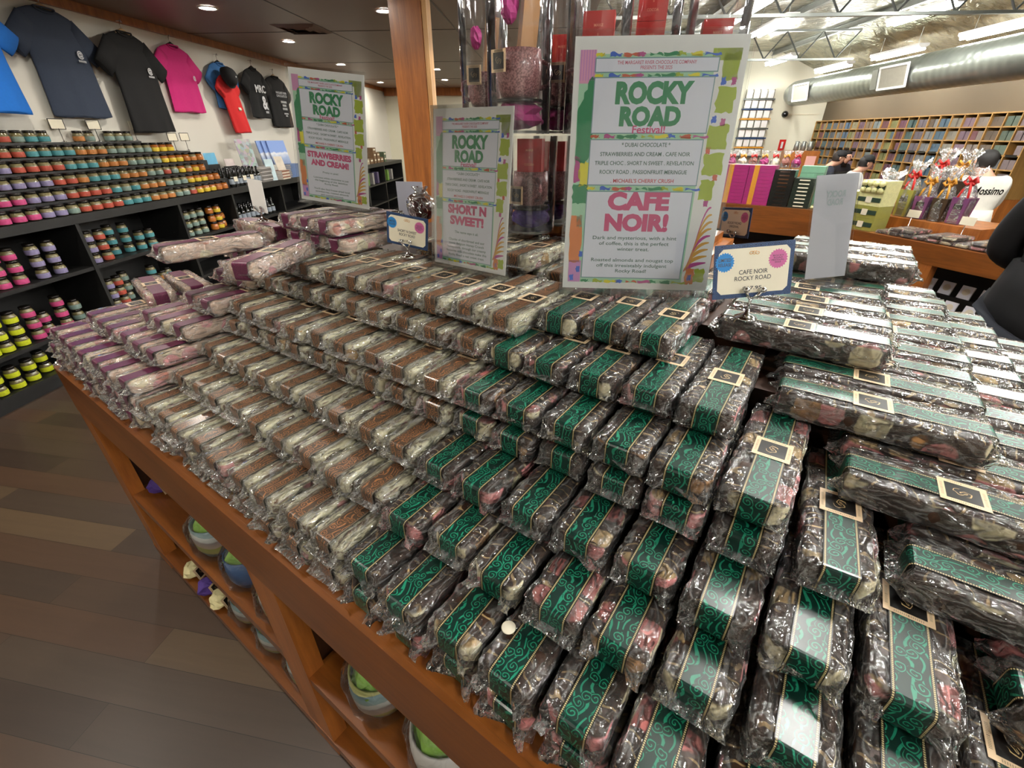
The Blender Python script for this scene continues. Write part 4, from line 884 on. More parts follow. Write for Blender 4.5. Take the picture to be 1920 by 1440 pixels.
# ------------------------------------------------------------------ shirts hung on the white wall
def shirt(label,y,zt,zb,hw,rgb,name='t_shirt',sleeve=.17,prints=(),x=XW+.055,lean=0,wood=True,slz=.24,cat='shirt'):
    o=thing(name,label,cat,(x,y,0)); m=plain('cotton_%d_%d_%d'%rgb,rgb,.85,var=.08,scale=60)
    L=zt-zb; b=MB(); rs=random.Random(int(y*100)); rings=[]; n=26
    prof=[(0,1.02,1.0),(.02,1.03,1.0),(.2,1.0,1.0),(.45,.97,1.0),(.7,.99,1.0),(.82,1.03,.95),(.9,1.0,.8),(.95,.78,.6),(.985,.5,.45),(1.0,.33,.35)]
    ph=[rs.uniform(0,6) for _ in range(4)]
    for f,a,d in prof:
        ring=[]
        for j in range(n):
            an=2*pi*j/n; yy=hw*a*(1.0+.04*(1-f))*cos(an); xx=.033*d*sin(an)
            if sin(an)>0: xx+=.007*sin(yy*34+ph[0]+f*2)*(1-f)+.005*sin(yy*60+ph[1])*(1-f)
            zz=zb+L*f+(0 if f>0 else .008*sin(yy*20+ph[2]))
            if f==1.0: zz+= (.0 if sin(an)<=0 else -.035*(1-abs(cos(an))))
            ring.append((xx,yy+lean*(f-.5),zz))
        rings.append(ring)
    b.loft(rings)
    for sg in (-1,1):
        p0=Vector((0,sg*hw*.62,zt-.115)); p1=Vector((0,sg*(hw+sleeve*.62),zt-.115-L*slz)); rr=[]
        for f in (0,.3,.65,1.0,1.02):
            c=p0.lerp(p1,min(f,1)); rad=.10*(1-.12*f); ax=(p1-p0).normalized(); up=Vector((0,-ax.z,ax.y))*sg
            if f>1: rad*=.8
            rr.append([c+up*(rad*cos(2*pi*j/14))*(1.0)+Vector((.026*sin(2*pi*j/14),lean*.3,0)) for j in range(14)])
        b.loft(rr)
    body=b.obj('shirt_body',m,o,True)
    q=MB(); q.tube([(.012+.014*abs(sin(a)),lean*.5+hw*.33*cos(a),zt-.0-(.034 if sin(a)>0 else 0)*abs(sin(a))) for a in [2*pi*i/20 for i in range(21)]],.007,6); q.obj('collar',m,o,True)
    for tx,yy,zz,wd,ht in prints:
        me=text_mesh(tx,1,off=.03); xs=[v.co.x for v in me.vertices]; ys=[v.co.y for v in me.vertices]; w0=max(xs)-min(xs); h0=max(ys)-min(ys)
        me.transform(T(.046,yy,zz)@RZ(pi/2)@RX(pi/2)@Matrix.Diagonal((wd/w0,ht/h0,1,1))@T(-(min(xs)+max(xs))/2,-(min(ys)+max(ys))/2,0)); me.materials.clear(); me.materials.append(M['printw']); link('chest_print',me,body)
    return o
def hanger(label,y,z,wood=True):
    o=thing('clothes_hanger',label,'hanger',(XW+(.12 if y in (4.94,6.98) else .05),y,z)); q=MB(); m=M['orangewood'] if wood else M['blackgloss']
    q.tube([(0,-.2,-.09),(0,-.12,-.05),(0,0,0),(0,.12,-.05),(0,.2,-.09)],[.008,.012,.013,.012,.008],8); q.obj('shoulder_bar',plain('pale_hanger_wood',(196,164,120),.5) if wood else m,o,True)
    q=MB(); q.tube([(0,0,.0),(0,0,.05),(0,.02,.075),(0,.035,.06),(-.03,.03,.07)],.003,6); q.obj('hook',M['chrome'],o,True)
    q=MB(); q.tube([(-.048,.03,.07),(-.01,.03,.07)],.004,6); q.obj('wall_peg',M['chrome'],o)
M['printw']=plain('pale_print',(206,208,210),.7,var=.05)
shirt('bright blue t-shirt at the left edge of the picture',3.47,2.56,1.84,.27,(24,112,206),x=XW+.12)
shirt('dark navy t-shirt with a small white chest mark',4.27,2.58,1.83,.265,(48,58,76),prints=(('@',4.39-4.27+.02,2.29,.055,.06),('MMMMM',.14,2.245,.07,.018)))
shirt('long black t-shirt with a small white chest mark',4.94,2.53,1.72,.255,(8,8,10),prints=(('@',.13,2.24,.055,.06),('MMMMM',.13,2.195,.07,.018)),x=XW+.12)
shirt('bright pink t-shirt on a black clip hanger',5.64,2.53,1.92,.235,(206,38,120),sleeve=.12,prints=(('@',.16,2.25,.04,.05),))
shirt('blue shirt hanging behind the red one',6.38,2.46,1.98,.2,(58,112,170),sleeve=.1)
o=shirt('red apron-like top gathered with a clip, beside the black cap',6.36,2.33,1.72,.16,(200,32,34),x=XW+.13,lean=-.12,sleeve=.02,slz=.12,name='red_top')
q=MB(); crumple(q,(.04,.04,1.98),.022,3); q.obj('clip_badge',M['cream'],o)
shirt('black t-shirt with large white lettering and a white emblem',6.98,2.47,1.90,.215,(7,7,8),sleeve=.1,prints=(('MRC',.02,2.24,.24,.09),('&',.06,2.08,.13,.16),('MM',.07,1.97,.07,.03)),x=XW+.12)
shirt('black t-shirt with several lines of small white lettering',7.63,2.44,1.80,.27,(8,8,9),sleeve=.1,prints=(('MARGARET RIVER\nCHOCOLATE CO',.03,2.22,.30,.07),('MMMMMM\nMMMM\nMMMMM',.05,2.08,.16,.12),('MMMM\nMM',.06,1.96,.12,.05)))
for y,z,w_,l in ((4.27,2.60,True,'pale wooden hanger of the navy shirt'),(4.94,2.55,True,'pale wooden hanger of the long black shirt'),(5.64,2.55,False,'black hanger of the pink shirt'),(6.38,2.48,False,'black hanger of the blue shirt'),(6.98,2.49,False,'black hanger of the shirt with the large emblem'),(7.63,2.46,True,'pale wooden hanger of the last black shirt')): hanger(l,y,z,w_)
o=thing('baseball_cap','black baseball cap hung over the red top','cap',(XW+.20,6.28,2.31)); b=MB(); b.lathe([(.105,-.02),(.105,.0),(.098,.045),(.07,.08),(.03,.095),(.001,.098)],20,0,RY(radians(75))); 
b.loft([[(.02+.0,.105*cos(a)*f,-.02-.02-.09*(f-.6)*2.2*max(0,sin(a))) for a in [pi*i/10 for i in range(11)]] for f in (.6,1.0)],0,False,None,False); c=b.obj('crown',plain('black_twill',(18,18,20),.9),o,True)
b=MB(); b.lathe([(.001,0),(.01,.001),(.001,.004)],8,0,T(.1,0,.0)@RY(pi/2)); b.obj('button',M['printw'],c)
# ------------------------------------------------------------------ pigeonhole wall on the right
pg=thing('pigeonhole_shelf','tall pale timber pigeonhole shelf along the right wall','shelf',(0,0,0))
PX0,PX1=6.16,6.5-.005; PZ0,RP,CP=.93,.172,.236; NR,NC=6,23; PY1=12.45
mw=wood('pale_shelf_timber',(128,94,46),(166,126,68),.5,.1,2,5)
q=MB(); q.box2((PX1-.012,PY1-CP*NC-.01,PZ0),(PX1,PY1+.01,PZ0+RP*NR)); q.obj('back_panel',mw,pg)
for r in range(NR+1):
    q=MB(); q.box2((PX0,PY1-CP*NC-.012,PZ0+RP*r-.008),(PX1,PY1+.012,PZ0+RP*r+.008)); q.obj('shelf_board',mw,pg)
for c in range(NC+1):
    q=MB(); q.box2((PX0-.004,PY1-CP*c-.008,PZ0),(PX1,PY1-CP*c+.008,PZ0+RP*NR)); q.obj('upright',mw,pg)
q=MB(); q.box2((PX0+.05,PY1-CP*NC,0),(PX1,PY1,PZ0-.01)); q.obj('base_cabinet',M['orangewood'],pg)
q=MB()
for c in range(NC): q.box((PX0-.006,PY1-CP*(c+.5),PZ0+RP*3),(.006,CP*.72,.03))
q.obj('label_rail',M['blackgloss'],pg)
PC=[(170,160,80),(176,92,100),(92,140,148),(120,132,146),(160,140,130),(96,140,186),(196,184,128),(160,110,140),(190,150,112),(170,190,190),(156,66,78),(186,184,84),(150,70,104),(80,130,128),(140,124,140),(170,176,176),(88,140,176),(196,188,160),(182,136,160),(186,160,140),(150,120,90),(120,150,120),(180,150,150)]
pmats=[plain('pack_%d'%i,tuple(int((.7*q+.3*sum(c)/3)*.58) for q in c),.6,var=.15,scale=30) for i,c in enumerate(PC)]; wband=plain('pack_pale_window',(200,196,186),.5,var=.1)
pm=[]
for m in pmats:
    b=MB(); b.box((0,0,.058),(.16,.098,.116),0); b.box((-.081,0,.085),(.003,.07,.05),1); pm.append(b.mesh('pack',[m,m]))
for b_ in pm: 
    pass
rp=random.Random(9)
rn=['bottom','second','third','fourth','fifth','top']
for c in range(NC):
    for r in range(NR):
        for s in (0,1):
            if rp.random()<.05 and r<4: continue
            me=pm[c] if rp.random()<.93 else pm[(c+5)%NC]
            o=link('chocolate_pack',me); o.location=(PX0+.085+rp.uniform(0,.02),PY1-CP*(c+.5)+(.053 if s==0 else -.053),PZ0+RP*r+.0085)
            tag(o,'pack, %s pigeonhole row, %s column from the far end, %s of pair'%(rn[r],ORD[c+1],('farther' if s==0 else 'nearer')),'chocolate pack','chocolate packs in the pigeonholes')
# hanging rack on the end wall
o=thing('wall_rack','tall black wire wall rack with rows of white cards on the cream end wall','wall rack',(4.9,YE-.06,0)); q=MB()
for i in range(5): q.tube([(-.32+.16*i,0,1.15),(-.32+.16*i,0,2.62)],.007,6)
q.obj('wire_uprights',M['black'],o)
for r in range(7):
    q=MB(); q.box((0,-.03,1.22+.2*r),(.7,.07,.03)); q.obj('rail',[M['steeldark'],M['gold'],M['navy']][r%3],o)
    for i in range(4):
        q=MB(); q.box((-.24+.16*i,-.03,1.32+.2*r),(.13,.02,.15)); q.obj('white_card',M['paper'],o)
def boxthing(name,label,cat,loc,rz,d,m,group=None,extra=None):
    o=thing(name,label,cat,loc,rz,group); q=MB(); q.box((0,0,d[2]/2),d); b=q.obj('body',m,o)
    if extra: extra(o,b)
    return o
t_=thing('wall_camera','small dark dome camera on the cream end wall','camera',(5.6,YE-.002,2.12)); q=MB(); q.lathe([(.07,0),(.07,.03),(.055,.07),(.03,.09),(.001,.095)],16,0,RX(pi/2)); q.obj('dome',M['blackgloss'],t_,True); q=MB(); q.box((.4,-.01,.0),(.75,.015,.015)); q.obj('cable',M['cream'],t_)
t_=thing('safety_sign','small red and white safety sign on the end wall above the timber cabinet','sign',(5.72,YE-.004,1.47)); q=MB(); q.box((0,0,0),(.15,.006,.24)); b=q.obj('plate',M['red'],t_); q=MB(); q.box((0,-.004,0),(.05,.002,.14)); q.obj('white_symbol',M['paper'],b)
cb=boxthing('timber_cabinet','orange timber cabinet before the end wall, tools on top','cabinet',(4.62,9.6,0),radians(-8),(.5,.5,1.44),M['orangewood'])
q=MB(); q.box((.12,-.256,1.2),(.16,.01,.32)); q.obj('pink_notice',pal('notice_pink',(226,170,160)),cb)
for i in range(3):
    o=thing('chrome_jug','metal jug on the timber cabinet, %s from the left'%ORD[i+1],'jug',(4.5+.12*i,9.55,1.441)); q=MB(); q.lathe([(.03,0),(.045,.01),(.04,.09),(.03,.12),(.035,.15),(.03,.15),(.025,.12),(.001,.11)],14); q.obj('jug_body',M['steel'],o,True); q=MB(); q.tube([(.035,0,.13),(.07,0,.12),(.07,0,.06),(.04,0,.04)],.005,6); q.obj('handle',M['steel'],o,True)
# ------------------------------------------------------------------ counters
def counter(label,A,B,depth,h,apron,posts):
    A=Vector((*A,0)); B=Vector((*B,0)); L=(B-A).length; a=atan2(B.y-A.y,B.x-A.x); o=thing('display_counter',label,'counter',A,a)
    q=MB(); q.box2((0,0.0,h-.03),(L,depth,h)); q.obj('worktop',M['tablewood_u'],o); q=MB(); q.box2((0,-.02,h-apron),(L,0,h+.002)); q.obj('front_apron',M['tablewood_u'],o)
    for p in posts: q=MB(); q.box2((p,-.015,0),(p+.11,.06,h-apron)); q.obj('leg',M['orangewood'],o)
    q=MB(); q.box2((0,depth*.75,.02),(L,depth*.78,h-.03)); q.obj('back_panel',M['black'],o)
    for z in (.40,.06): q=MB(); q.box2((0,.0,z),(L,depth*.75,z+.03)); q.obj('shelf',M['tablewood_u'],o)
    return o,a,L
cR,aR,LR=counter('timber display counter with hampers to the right of the grey sign',(2.64,4.72),(3.32,3.1),.95,.95,.15,(0,.95,1.64))
dR=Vector((cos(aR),sin(aR),0)); nR=Vector((-sin(aR),cos(aR),0)); PR=lambda x,y,z=.952: Vector((2.64,4.72,0))+dR*x+nR*y+Vector((0,0,z))
o=thing('raised_step','orange timber step at the back of the hamper counter','step',PR(0.36,.34),aR); q=MB(); q.box2((-.07,0,0),(.72,.5,.10)); q.obj('step_board',M['orangewood'],o)
olv=plain('olive_box',(150,148,72),.35,coat=.3); grn=plain('dark_green_sleeve',(44,66,52),.4); purp=plain('plum_box',(118,70,112),.35,coat=.3); brn=plain('chocolate_box',(66,50,36),.4); drum=plain('pale_yellow_balls',(222,220,160),.4,var=.2,scale=60)
for c,(x,y,n) in enumerate(((.12,.12,3),(.36,.12,4))):
    for k in range(n):
        def ex(o,b,k=k,n=n):
            q=MB(); q.box((0,-.0925,.05),(.20,.004,.035)); q.obj('green_band',grn,b); q=MB(); q.box((0,-.096,.05),(.05,.004,.05)); q.obj('crest_label',M['cream'],b)
            if k==n-1:
                q=MB()
                for i in range(4):
                    for j in range(2): q.lathe([(.001,-.024),(.017,-.017),(.024,0),(.017,.017),(.001,.024)],10,0,T(-.075+.05*i,-.1+.0,.025+.05*j))
                q.obj('truffle_print',drum,b,True)
        boxthing('truffle_box','pale truffle box, %s from bottom of the %s stack on the hamper counter'%(ORD[k+1],['left','right'][c]),'box',PR(x,y,.952+.101*k),aR,(.215,.18,.1),olv if k<2 else drum,'truffle boxes on the hamper counter',ex)
def hamper(label,P,rz,w,d,h,m,bow,seed,top=.23):
    o=thing('gift_hamper',label,'hamper',P,rz); q=MB(); rs=random.Random(seed)
    q.loft([[(sx*w/2*s,sy*d/2*s,z) for sx,sy in ((-1,-1),(1,-1),(1,1),(-1,1))] for s,z in ((.8,.001),(.9,h*.5),(1,h))],0); q.obj('gift_box',m,o)
    q=MB(); n=20
    q.loft([[(a*w*(cos(2*pi*j/n)*(1+.12*rs.uniform(-1,1))),a*d*(sin(2*pi*j/n)*(1+.12*rs.uniform(-1,1))),z+(rs.uniform(-.03,.03) if z>h+top*.6 else 0)) for j in range(n)] for a,z in ((.5,.002),(.53,h*.6),(.52,h),(.35,h+top*.3),(.14,h+top*.5),(.3,h+top*.75),(.55,h+top))],0,False); q.obj('cellophane',M['film2'],o,True)
    q=MB(); zb=h+top*.5; q.tube([(w*.15*cos(a),d*.15*sin(a),zb) for a in [2*pi*i/12 for i in range(13)]],.012,6)
    for sg in (-1,1): q.tube([(0,-d*.16,zb),(sg*w*.25,-d*.25,zb+.035),(sg*w*.38,-d*.25,zb+.0),(sg*w*.2,-d*.22,zb-.02),(0,-d*.16,zb)],.011,6); q.tube([(0,-d*.17,zb),(sg*w*.2,-d*.35,zb-.06),(sg*w*.3,-d*.4,zb-.13)],.009,6)
    q.obj('bow',bow,o,True)
    q=MB(); q.box((0,-d*.46,h*.72),(w*.5,.004,h*.3)); q.obj('front_label',plain('dark_label',(36,36,30),.4),o); return o
HZ=1.054
hamper('olive gift hamper with a cream card, left on the timber step',PR(.40,.46,HZ),aR,.12,.12,.22,olv,M['red'],1)
hamper('plum gift hamper with gold bow beside the olive one',PR(.545,.46,HZ),aR,.12,.12,.18,purp,M['gold'],2)
hamper('chocolate-coloured gift hamper between the two plum ones',PR(.685,.46,HZ),aR,.115,.12,.18,brn,M['gold'],3)
hamper('plum gift hamper with red bow, right on the timber step',PR(.825,.46,HZ),aR,.12,.12,.20,purp,M['red'],4)
hamper('tall brown gift hamper at the back of the timber step',PR(.58,.72,HZ),aR,.14,.14,.30,brn,M['gold'],5)
hamper('tall grey gift hamper with red bow at the back of the timber step',PR(.42,.72,HZ),aR,.14,.14,.30,plain('grey_box',(120,116,112),.4),M['red'],6)
hamper('orange gift bag with red bow behind the truffle boxes',PR(.16,.52),aR,.2,.16,.22,plain('orange_bag',(216,116,36),.4),M['red'],7)
hamper('large clear wrapped basket at the right end of the hamper counter',PR(1.38,.40),aR,.2,.18,.12,M['cream'],M['red'],9)
silv=plain('silver_foil_wrap',(196,194,190),.22,.6,var=.3,scale=50)
for i in range(9):
    for k in range(2 if i%3 else 1):
        o=thing('wrapped_bar','clear-wrapped dark bar on the hamper counter front, %s along, %s'%(ORD[i+1],['lower','upper'][k]),'chocolate bar',PR(.56+.099*i,.15,.953+.031*k),aR+pi/2+.08*((i*7)%5-2)*.06,'wrapped bars on the hamper counter')
        link('slab',PROTO['dark'][i%NV][0],o,M=Matrix.Diagonal((.85,1,.62,1))); link('film_wrapper',PROTO['dark'][i%NV][1],o,M=Matrix.Diagonal((.85,1,.62,1)))
for i,(x,l) in enumerate(((.58,'blank cream card before the olive hamper'),(.98,'blank cream card before the plum hamper'),(1.60,'blank white card at the right of the wrapped bars'))):
    o=thing('price_card',l,'card',PR(x,.312,.953),aR); q=MB(); q.lathe([(.02,0),(.02,.003),(.003,.006),(.003,.12)],8); q.obj('stand',M['chrome'],o,True); q=MB(); q.box((0,-.004,.15),(.1,.002,.06),0,RX(-.1)); q.obj('card',M['cream'],o)
for r,(z,y) in enumerate(((.56,.12),(.431,.05))):
    o=thing('card_rack','black rack of white cards under the hamper counter, %s tier'%['upper','lower'][r],'rack',PR(0.08,y,.4305),aR); q=MB(); q.box2((0,0.06,0),(1.5,.10 ,.13 if r==0 else .02)); q.obj('rack_body',M['black'],o)
    for i in range(11):
        c=thing('boxed_card','white boxed card under the hamper counter, %s tier, %s from the left'%(['upper','lower'][r],ORD[i+1]),'card',PR(.16+.135*i,y+(.08 if r==0 else .03),.5635 if r==0 else .4525),aR,'boxed cards under the hamper counter'); c.rotation_euler=(radians(-14),0,aR)
        q=MB(); q.box((0,0,.05),(.085,.012,.1)); b=q.obj('card_box',pal('lilac_white',(206,206,214)),c); q=MB(); q.lathe([(.026,0),(.026,.001),(.001,.0012)],14,0,T(0,-.0062,.055)@RX(pi/2)); q.obj('pale_emblem',pal('pale_gold',(206,196,176)),b)
cB,aB,LB=counter('timber counter piled with red, magenta and black boxes in the background',(1.75,6.46),(3.35,5.38),.9,.95,.3,(0,1.82))
dB=Vector((cos(aB),sin(aB),0)); nB=Vector((-sin(aB),cos(aB),0)); PB=lambda x,y,z=.952: Vector((1.75,6.46,0))+dB*x+nB*y+Vector((0,0,z))
bm={'red':plain('red_box',(206,48,36),.35,coat=.3),'mag':plain('magenta_box',(160,46,110),.35,coat=.3),'blk':plain('black_box',(28,30,28),.25,coat=.4),'grn':plain('dark_green_box',(36,46,38),.3,coat=.3),'mint':plain('mint_box',(120,170,140),.4)}
for c,(x,k,n,w) in enumerate(((.34,'red',10,.20),(.60,'mag',11,.28),(.885,'mag',11,.28),(1.135,'blk',10,.21),(1.355,'grn',8,.21))):
    for i in range(n):
        def ex(o,b,k=k,w=w):
            if k=='mag': q=MB(); q.box((-w*.2,0,.0195),(w*.2,.204,.0395)); q.obj('gold_ribbon',M['gold'],b)
            else: q=MB(); q.box((0,-.1012,.02),(w*.5,.002,.012)); q.obj('title_strip',M['cream'] if k!='blk' else M['chrome'],b)
        boxthing('chocolate_box','%s flat box, %s from the bottom of the %s stack on the back counter'%({'red':'red','mag':'magenta','blk':'black','grn':'dark green'}[k],ORD[i+1],['first','second','third','fourth','fifth'][c]),'box',PB(x,.16,.952+.0392*i),aB,(w,.2,.038),bm[k],'flat boxes on the back counter',ex)
for i in range(6): boxthing('chocolate_box','mint flat box, %s from the bottom of the mint stack behind the black boxes'%ORD[i+1],'box',PB(1.37,.45,.952+.071*i),aB,(.24,.2,.07),bm['mint'],'mint boxes on the back counter')
for r in range(7):
    for i in range(7-r):
        o=thing('yellow_bar','pale yellow wrapped bar, %s layer of the yellow pile, %s from its left'%(ORD[r+1],ORD[i+1]),'wrapped bar',PB(1.50+.045*i+.022*r,.16,.952+.036*r),aB,'yellow bars in the pile'); q=MB(); q.loft([rring(x,.042*s,.034*s,.017*(1-s),10) for x,s in ((-.08,.8),(-.07,1),(.07,1),(.08,.8))],0,True,RZ(pi/2)); q.obj('wrapped_body',drum,o,True)
# gift bags with kraft bases behind the box stacks
o=thing('bag_shelf','tall timber display bench holding the kraft gift bags','bench',(3.35,8.05,0),radians(-6)); q=MB(); q.box((0,.0,.56),(1.2,.4,1.12)); q.obj('bench_body',M['tablewood_u'],o)
for i in range(7):
    k=thing('kraft_gift_bag','clear-topped gift bag in a kraft box, %s from the left behind the box stacks'%ORD[i+1],'gift bag',(2.86+.155*i,8.0-.016*i,1.121),radians(-6),'kraft gift bags on the bench'); q=MB(); q.box((0,0,.065),(.13,.1,.13)); b=q.obj('kraft_box',M['kraft'],k); q=MB(); q.box((0,-.0508,.07),(.03,.001,.03)); q.obj('stamp',M['black'],b)
    q=MB(); crumple(q,(0,0,.20),.062,i+40,0,1.2); q.obj('sweets',[bm['mag'],M['cream'],plain('mixed_sweets',(140,90,80),.5,var=.5)][i%3],k); q=MB(); rs=random.Random(i); n=12
    q.loft([[(a*cos(2*pi*j/n)*(1+.12*rs.uniform(-1,1)),a*.8*sin(2*pi*j/n)*(1+.2*rs.uniform(-1,1)),z) for j in range(n)] for a,z in ((.064,.131),(.066,.2),(.03,.29),(.07,.36))],0,False); q.obj('clear_bag',M['film2'],k,True); q=MB(); q.tube([(.035*cos(a),.035*sin(a),.29+.02*sin(3*a)) for a in [2*pi*j/12 for j in range(13)]],.012,6); q.obj('ribbon',M['red'] if i%2==0 else M['gold'],k,True)
# ------------------------------------------------------------------ people
def skin_obj(name,verts,edges,radii,m,parent,root=0,sub=2):
    me=bpy.data.meshes.new(name); b=bmesh.new(); ly=b.verts.layers.skin.verify(); vs=[b.verts.new(v) for v in verts]
    for i,(v,r) in enumerate(zip(vs,radii)):
        v[ly].radius=r if isinstance(r,tuple) else (r,r); v[ly].use_root=(i==root)
    for a,c in edges: b.edges.new((vs[a],vs[c]))
    b.to_mesh(me); b.free(); o=bpy.data.objects.new(name,me); C.objects.link(o)
    sk=o.modifiers.new('skin','SKIN'); sk.use_smooth_shade=True; sk.branch_smoothing=.4; sb=o.modifiers.new('sub','SUBSURF'); sb.levels=sub; sb.render_levels=sub
    dg=bpy.context.evaluated_depsgraph_get(); m2=bpy.data.meshes.new_from_object(o.evaluated_get(dg)); bpy.data.objects.remove(o)
    m2.name=name; m2.materials.clear(); m2.materials.append(m); m2.polygons.foreach_set('use_smooth',[True]*len(m2.polygons)); return link(name,m2,parent)
SKIN=plain('skin_tone',(206,156,130),.5,var=.05,scale=20)
def person(label,loc,rz,h,shirt_rgb,trouser_rgb,hair_rgb,cap=None,long_hair=False,bend=.0,head_down=.2,arm=(.25,.25),long_sleeve=True,shirt_text=None,shoulder=.19,loose=1.0,hands_in=None):
    """faces local -y"""
    o=thing('person',label,'person',loc,rz); s=h/1.72
    P=lambda x,y,z:(x*s,y*s,z*s)
    B=lambda z:-bend*max(0,z-.95)          # forward lean grows above the hips
    hip,wst,chs,nck=.95,1.08,1.30,1.46
    hd=(0,B(1.58)-.03-head_down*.15,1.60-head_down*.06)
    V=[P(0,0,hip),P(0,B(wst),wst),P(0,B(chs),chs),P(0,B(nck)-.01,nck),P(hd[0],hd[1]+.01,hd[2]-.06),P(*hd),P(hd[0],hd[1]-.02,hd[2]+.07)]
    Rr=[(.15*s,.11*s),(.135*s,.10*s),(.155*s,.11*s),(.055*s,.055*s),(.062*s,.075*s),(.078*s,.095*s),(.06*s,.07*s)]
    E=[(0,1),(1,2),(2,3),(3,4),(4,5),(5,6)]
    AV=[]
    for sg,k in ((-1,arm[0]),(1,arm[1])):
        b=len(V); sh=(sg*shoulder,B(1.40),1.395); el=(sg*(shoulder+.06),B(1.2)-.10*k*2,1.12+.03*k); wr=(sg*(shoulder if hands_in is None else hands_in),B(1.1)-.30*k*2-.05,.92+.30*k); hn=(wr[0]-sg*.02,wr[1]-.05,wr[2]-.06)
        V+=[P(*sh),P(*el),P(*wr),P(*hn)]; Rr+=[(.062*s,.062*s),(.044*s,.044*s),(.03*s,.03*s),(.034*s,.018*s)]; E+=[(2,b),(b,b+1),(b+1,b+2),(b+2,b+3)]; AV.append((sh,el,wr,hn))
        for f in range(5):   # fingers and thumb
            fb=len(V); off=(f-1.5)*.017 if f<4 else -sg*.035; ln=(.055,.065,.06,.045,.04)[f]
            V+=[P(hn[0]+off,hn[1]-.02,hn[2]-.03 if f<4 else hn[2]),P(hn[0]+off*1.1,hn[1]-.035,hn[2]-.03-ln if f<4 else hn[2]-ln*.8)]; Rr+=[(.0095*s,.0095*s),(.008*s,.008*s)]; E+=[(b+3,fb),(fb,fb+1)]
    for sg in (-1,1):
        b=len(V); V+=[P(sg*.09,0,.88),P(sg*.10,-.02,.48),P(sg*.10,.02,.09),P(sg*.105,-.11,.035)]; Rr+=[(.085*s,.09*s),(.058*s,.06*s),(.04*s,.042*s),(.04*s,.03*s)]; E+=[(0,b),(b,b+1),(b+1,b+2),(b+2,b+3)]
    skin_obj('body',V,E,Rr,SKIN,o)
    sm=plain('top_%d_%d_%d'%shirt_rgb,shirt_rgb,.85,var=.1,scale=20); L=loose
    SV=[P(0,.0,hip-.08),P(0,B(wst),wst),P(0,B(chs),chs),P(0,B(1.43),1.43)]; SR=[(.175*s*L,.13*s*L),(.165*s*L,.125*s*L),(.20*s,.145*s),(.095*s,.09*s)]; SE=[(0,1),(1,2),(2,3)]
    for sh,el,wr,hn in AV:
        b=len(SV); SV+=[P(*sh),P(*el)]; SR+=[(.098*s,.098*s),(.07*s,.07*s)]; SE+=[(2,b),(b,b+1)]
        if long_sleeve: SV.append(P(*wr)); SR.append((.046*s,.046*s)); SE.append((b+1,b+2))
    top=skin_obj('shirt',SV,SE,SR,sm,o,0,2)
    q=MB(); q.loft([[(s*a*L*cos(2*pi*j/20),s*(b*L*sin(2*pi*j/20)+B(z)),s*z) for j in range(20)] for z,a,b in ((hip-.16,.185,.15),(hip-.05,.19,.152),(hip+.05,.18,.14),(1.12,.165,.125))]); q.obj('shirt_hem',sm,o,True)
    if shirt_text:
        me=text_mesh(shirt_text,1,off=.02,shear=.35); xs=[v.co.x for v in me.vertices]; ys=[v.co.y for v in me.vertices]
        # wrap the lettering on the curved back
        for v in me.vertices:
            fx=((v.co.x-min(xs))/(max(xs)-min(xs))-.5)*.30*s; fz=((v.co.y-min(ys))/(max(ys)-min(ys))-.5)*.075*s+1.31*s
            hit,pt,nm,_=top.ray_cast(Vector((-fx,1.0,fz)),Vector((0,-1,0)))
            v.co=(pt+Vector((0,.004,0))) if hit else Vector((-fx,.14*s,fz))
        me.materials.clear(); me.materials.append(M['blackgloss']); link('back_lettering',me,top)
    tm=plain('trousers_%d_%d_%d'%trouser_rgb,trouser_rgb,.85,var=.1,scale=20)
    TV=[P(0,0,hip)]; TR=[(.168*s*L,.128*s*L)]; TE=[]
    for sg in (-1,1):
        b=len(TV); TV+=[P(sg*.09,0,.86),P(sg*.10,-.02,.48),P(sg*.10,.02,.11)]; TR+=[(.098*s,.1*s),(.075*s,.078*s),(.06*s,.062*s)]; TE+=[(0,b),(b,b+1),(b+1,b+2)]
    skin_obj('trousers',TV,TE,TR,tm,o)
    for sg in (-1,1):
        q=MB(); q.loft([[P(sg*.105+.045*cos(a)*w,-.045+.125*sin(a)*w,z) for a in [2*pi*j/14 for j in range(14)]] for w,z in ((.95,.001),(1,.03),(.9,.055),(.55,.085))]); q.obj('shoe',M['black'],o,True)
    hm=plain('hair_%d_%d_%d'%hair_rgb,hair_rgb,.6,var=.3,scale=80); H=Vector(P(*hd)); q=MB(); n=18
    lo=-.18 if long_hair else -.045
    rings=[]
    for z,w in ((lo,.75 if long_hair else .9),(-.03,1.02),(.03,1.08),(.075,1.0),(.105,.72),(.122,.3)):
        rings.append([H+Vector((.084*s*w*cos(2*pi*j/n),(.022+ (.098*w*sin(2*pi*j/n) if sin(2*pi*j/n)>0 else .085*w*sin(2*pi*j/n)*(.45 if z<.05 else 1)))*s,z*s)) for j in range(n)])
    q.loft(rings); q.obj('hair',hm,o,True)
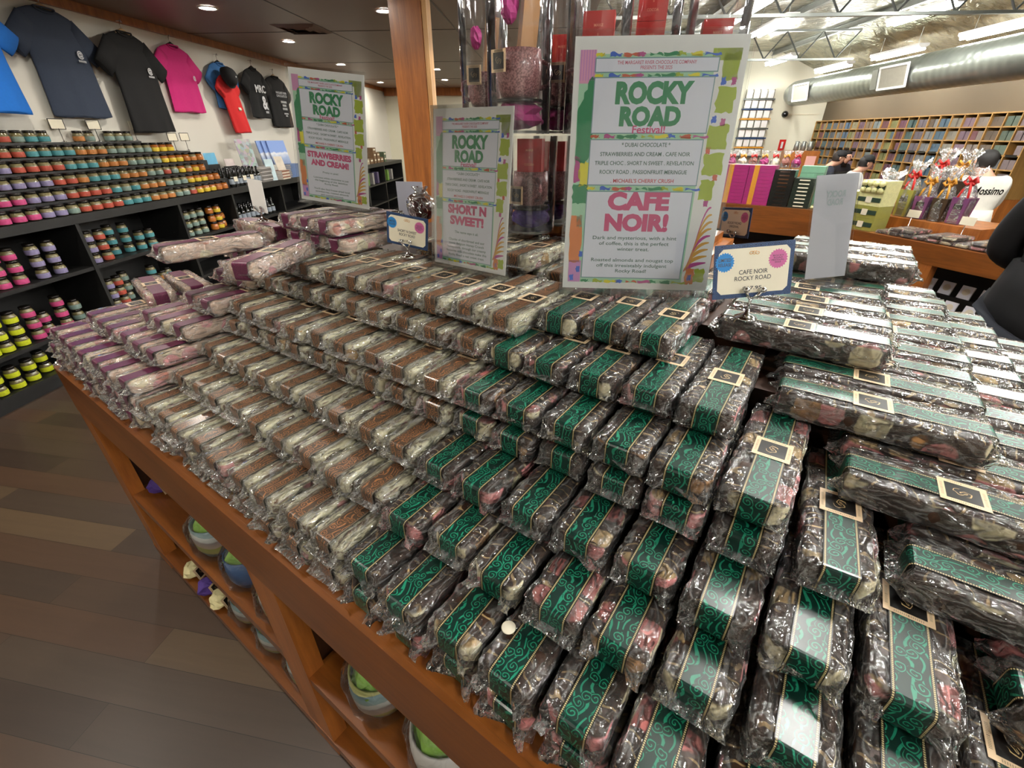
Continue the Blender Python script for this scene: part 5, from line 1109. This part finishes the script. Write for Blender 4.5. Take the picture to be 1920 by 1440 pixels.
    if cap:
        cm=plain('cap_%d_%d_%d'%cap,cap,.8); q=MB(); q.lathe([(.098*s,-.0),(.1*s,.03*s),(.085*s,.075*s),(.05*s,.1*s),(.001,.106*s)],18,0,T(H.x,H.y+.005,H.z+.035*s)); 
        q.loft([[(H.x+.085*s*cos(a)*f,H.y-.06*s-.11*s*sin(a)*f,H.z+.04*s-.012*f) for a in [pi*j/10 for j in range(11)]] for f in (.2,1)],0,False,None,False); q.obj('cap',cm,o,True)
    fy=H.y-.105*s; q=MB()
    for sg in (-1,1): q.lathe([(.001,-.01*s),(.009*s,-.005*s),(.011*s,0),(.009*s,.005*s),(.001,.01*s)],8,0,T(H.x+sg*.032*s,fy+.018*s,H.z+.012*s))
    q.obj('eyes',M['blackgloss'],o,True)
    q=MB(); q.loft([[(H.x+.006*s*cos(a)*w,fy+.016*s-d*s+.004*sin(a),H.z+z*s) for a in [2*pi*j/8 for j in range(8)]] for w,d,z in ((.6,.0,.015),(1.2,.006,-.005),(2.0,.016,-.022),(1.2,.004,-.03))]); 
    for sg in (-1,1): q.lathe([(.001,-.028*s),(.012*s,-.018*s),(.016*s,0.005*s),(.012*s,.024*s),(.001,.03*s)],8,0,T(H.x+sg*.082*s,H.y+.01*s,H.z))
    q.obj('nose_and_ears',SKIN,o,True)
    q=MB(); q.tube([(H.x+.024*s*k,fy+.024*s+.006*abs(k),H.z-.05*s) for k in (-1,-.5,0,.5,1)],.005*s,6); q.obj('mouth',plain('lip_tone',(176,96,90),.5),o,True)
    return o
person('person in a white top with black script on the back, behind the hamper counter',(4.3,5.1,0),radians(178),1.60,(224,220,208),(50,50,60),(24,20,18),None,False,.10,.5,(.5,.5),True,'Mossimo',.19,1.05)
person('person in a black cap and dark top looking down, left of the trio',(4.5,8.45,0),radians(70),1.50,(34,38,52),(40,40,46),(40,30,24),(20,20,24),False,.15,.6,(.5,.5))
person('person with long dark hair in a dark coat, middle of the trio',(5.16,9.25,0),radians(20),1.48,(30,28,34),(40,36,40),(26,18,16),None,True,.1,.4,(.4,.4))
person('person in a black cap and white t-shirt, right of the trio',(4.42,7.55,0),radians(75),1.46,(224,222,220),(60,60,66),(20,16,14),(18,18,18),False,.15,.5,(.5,.5),False)
person('person in a black coat standing at the right edge of the picture',(2.43,2.20,0),radians(133),1.80,(12,13,16),(16,20,30),(20,16,14),None,False,.02,.2,(.35,.35),True,None,.22,1.3,.06)
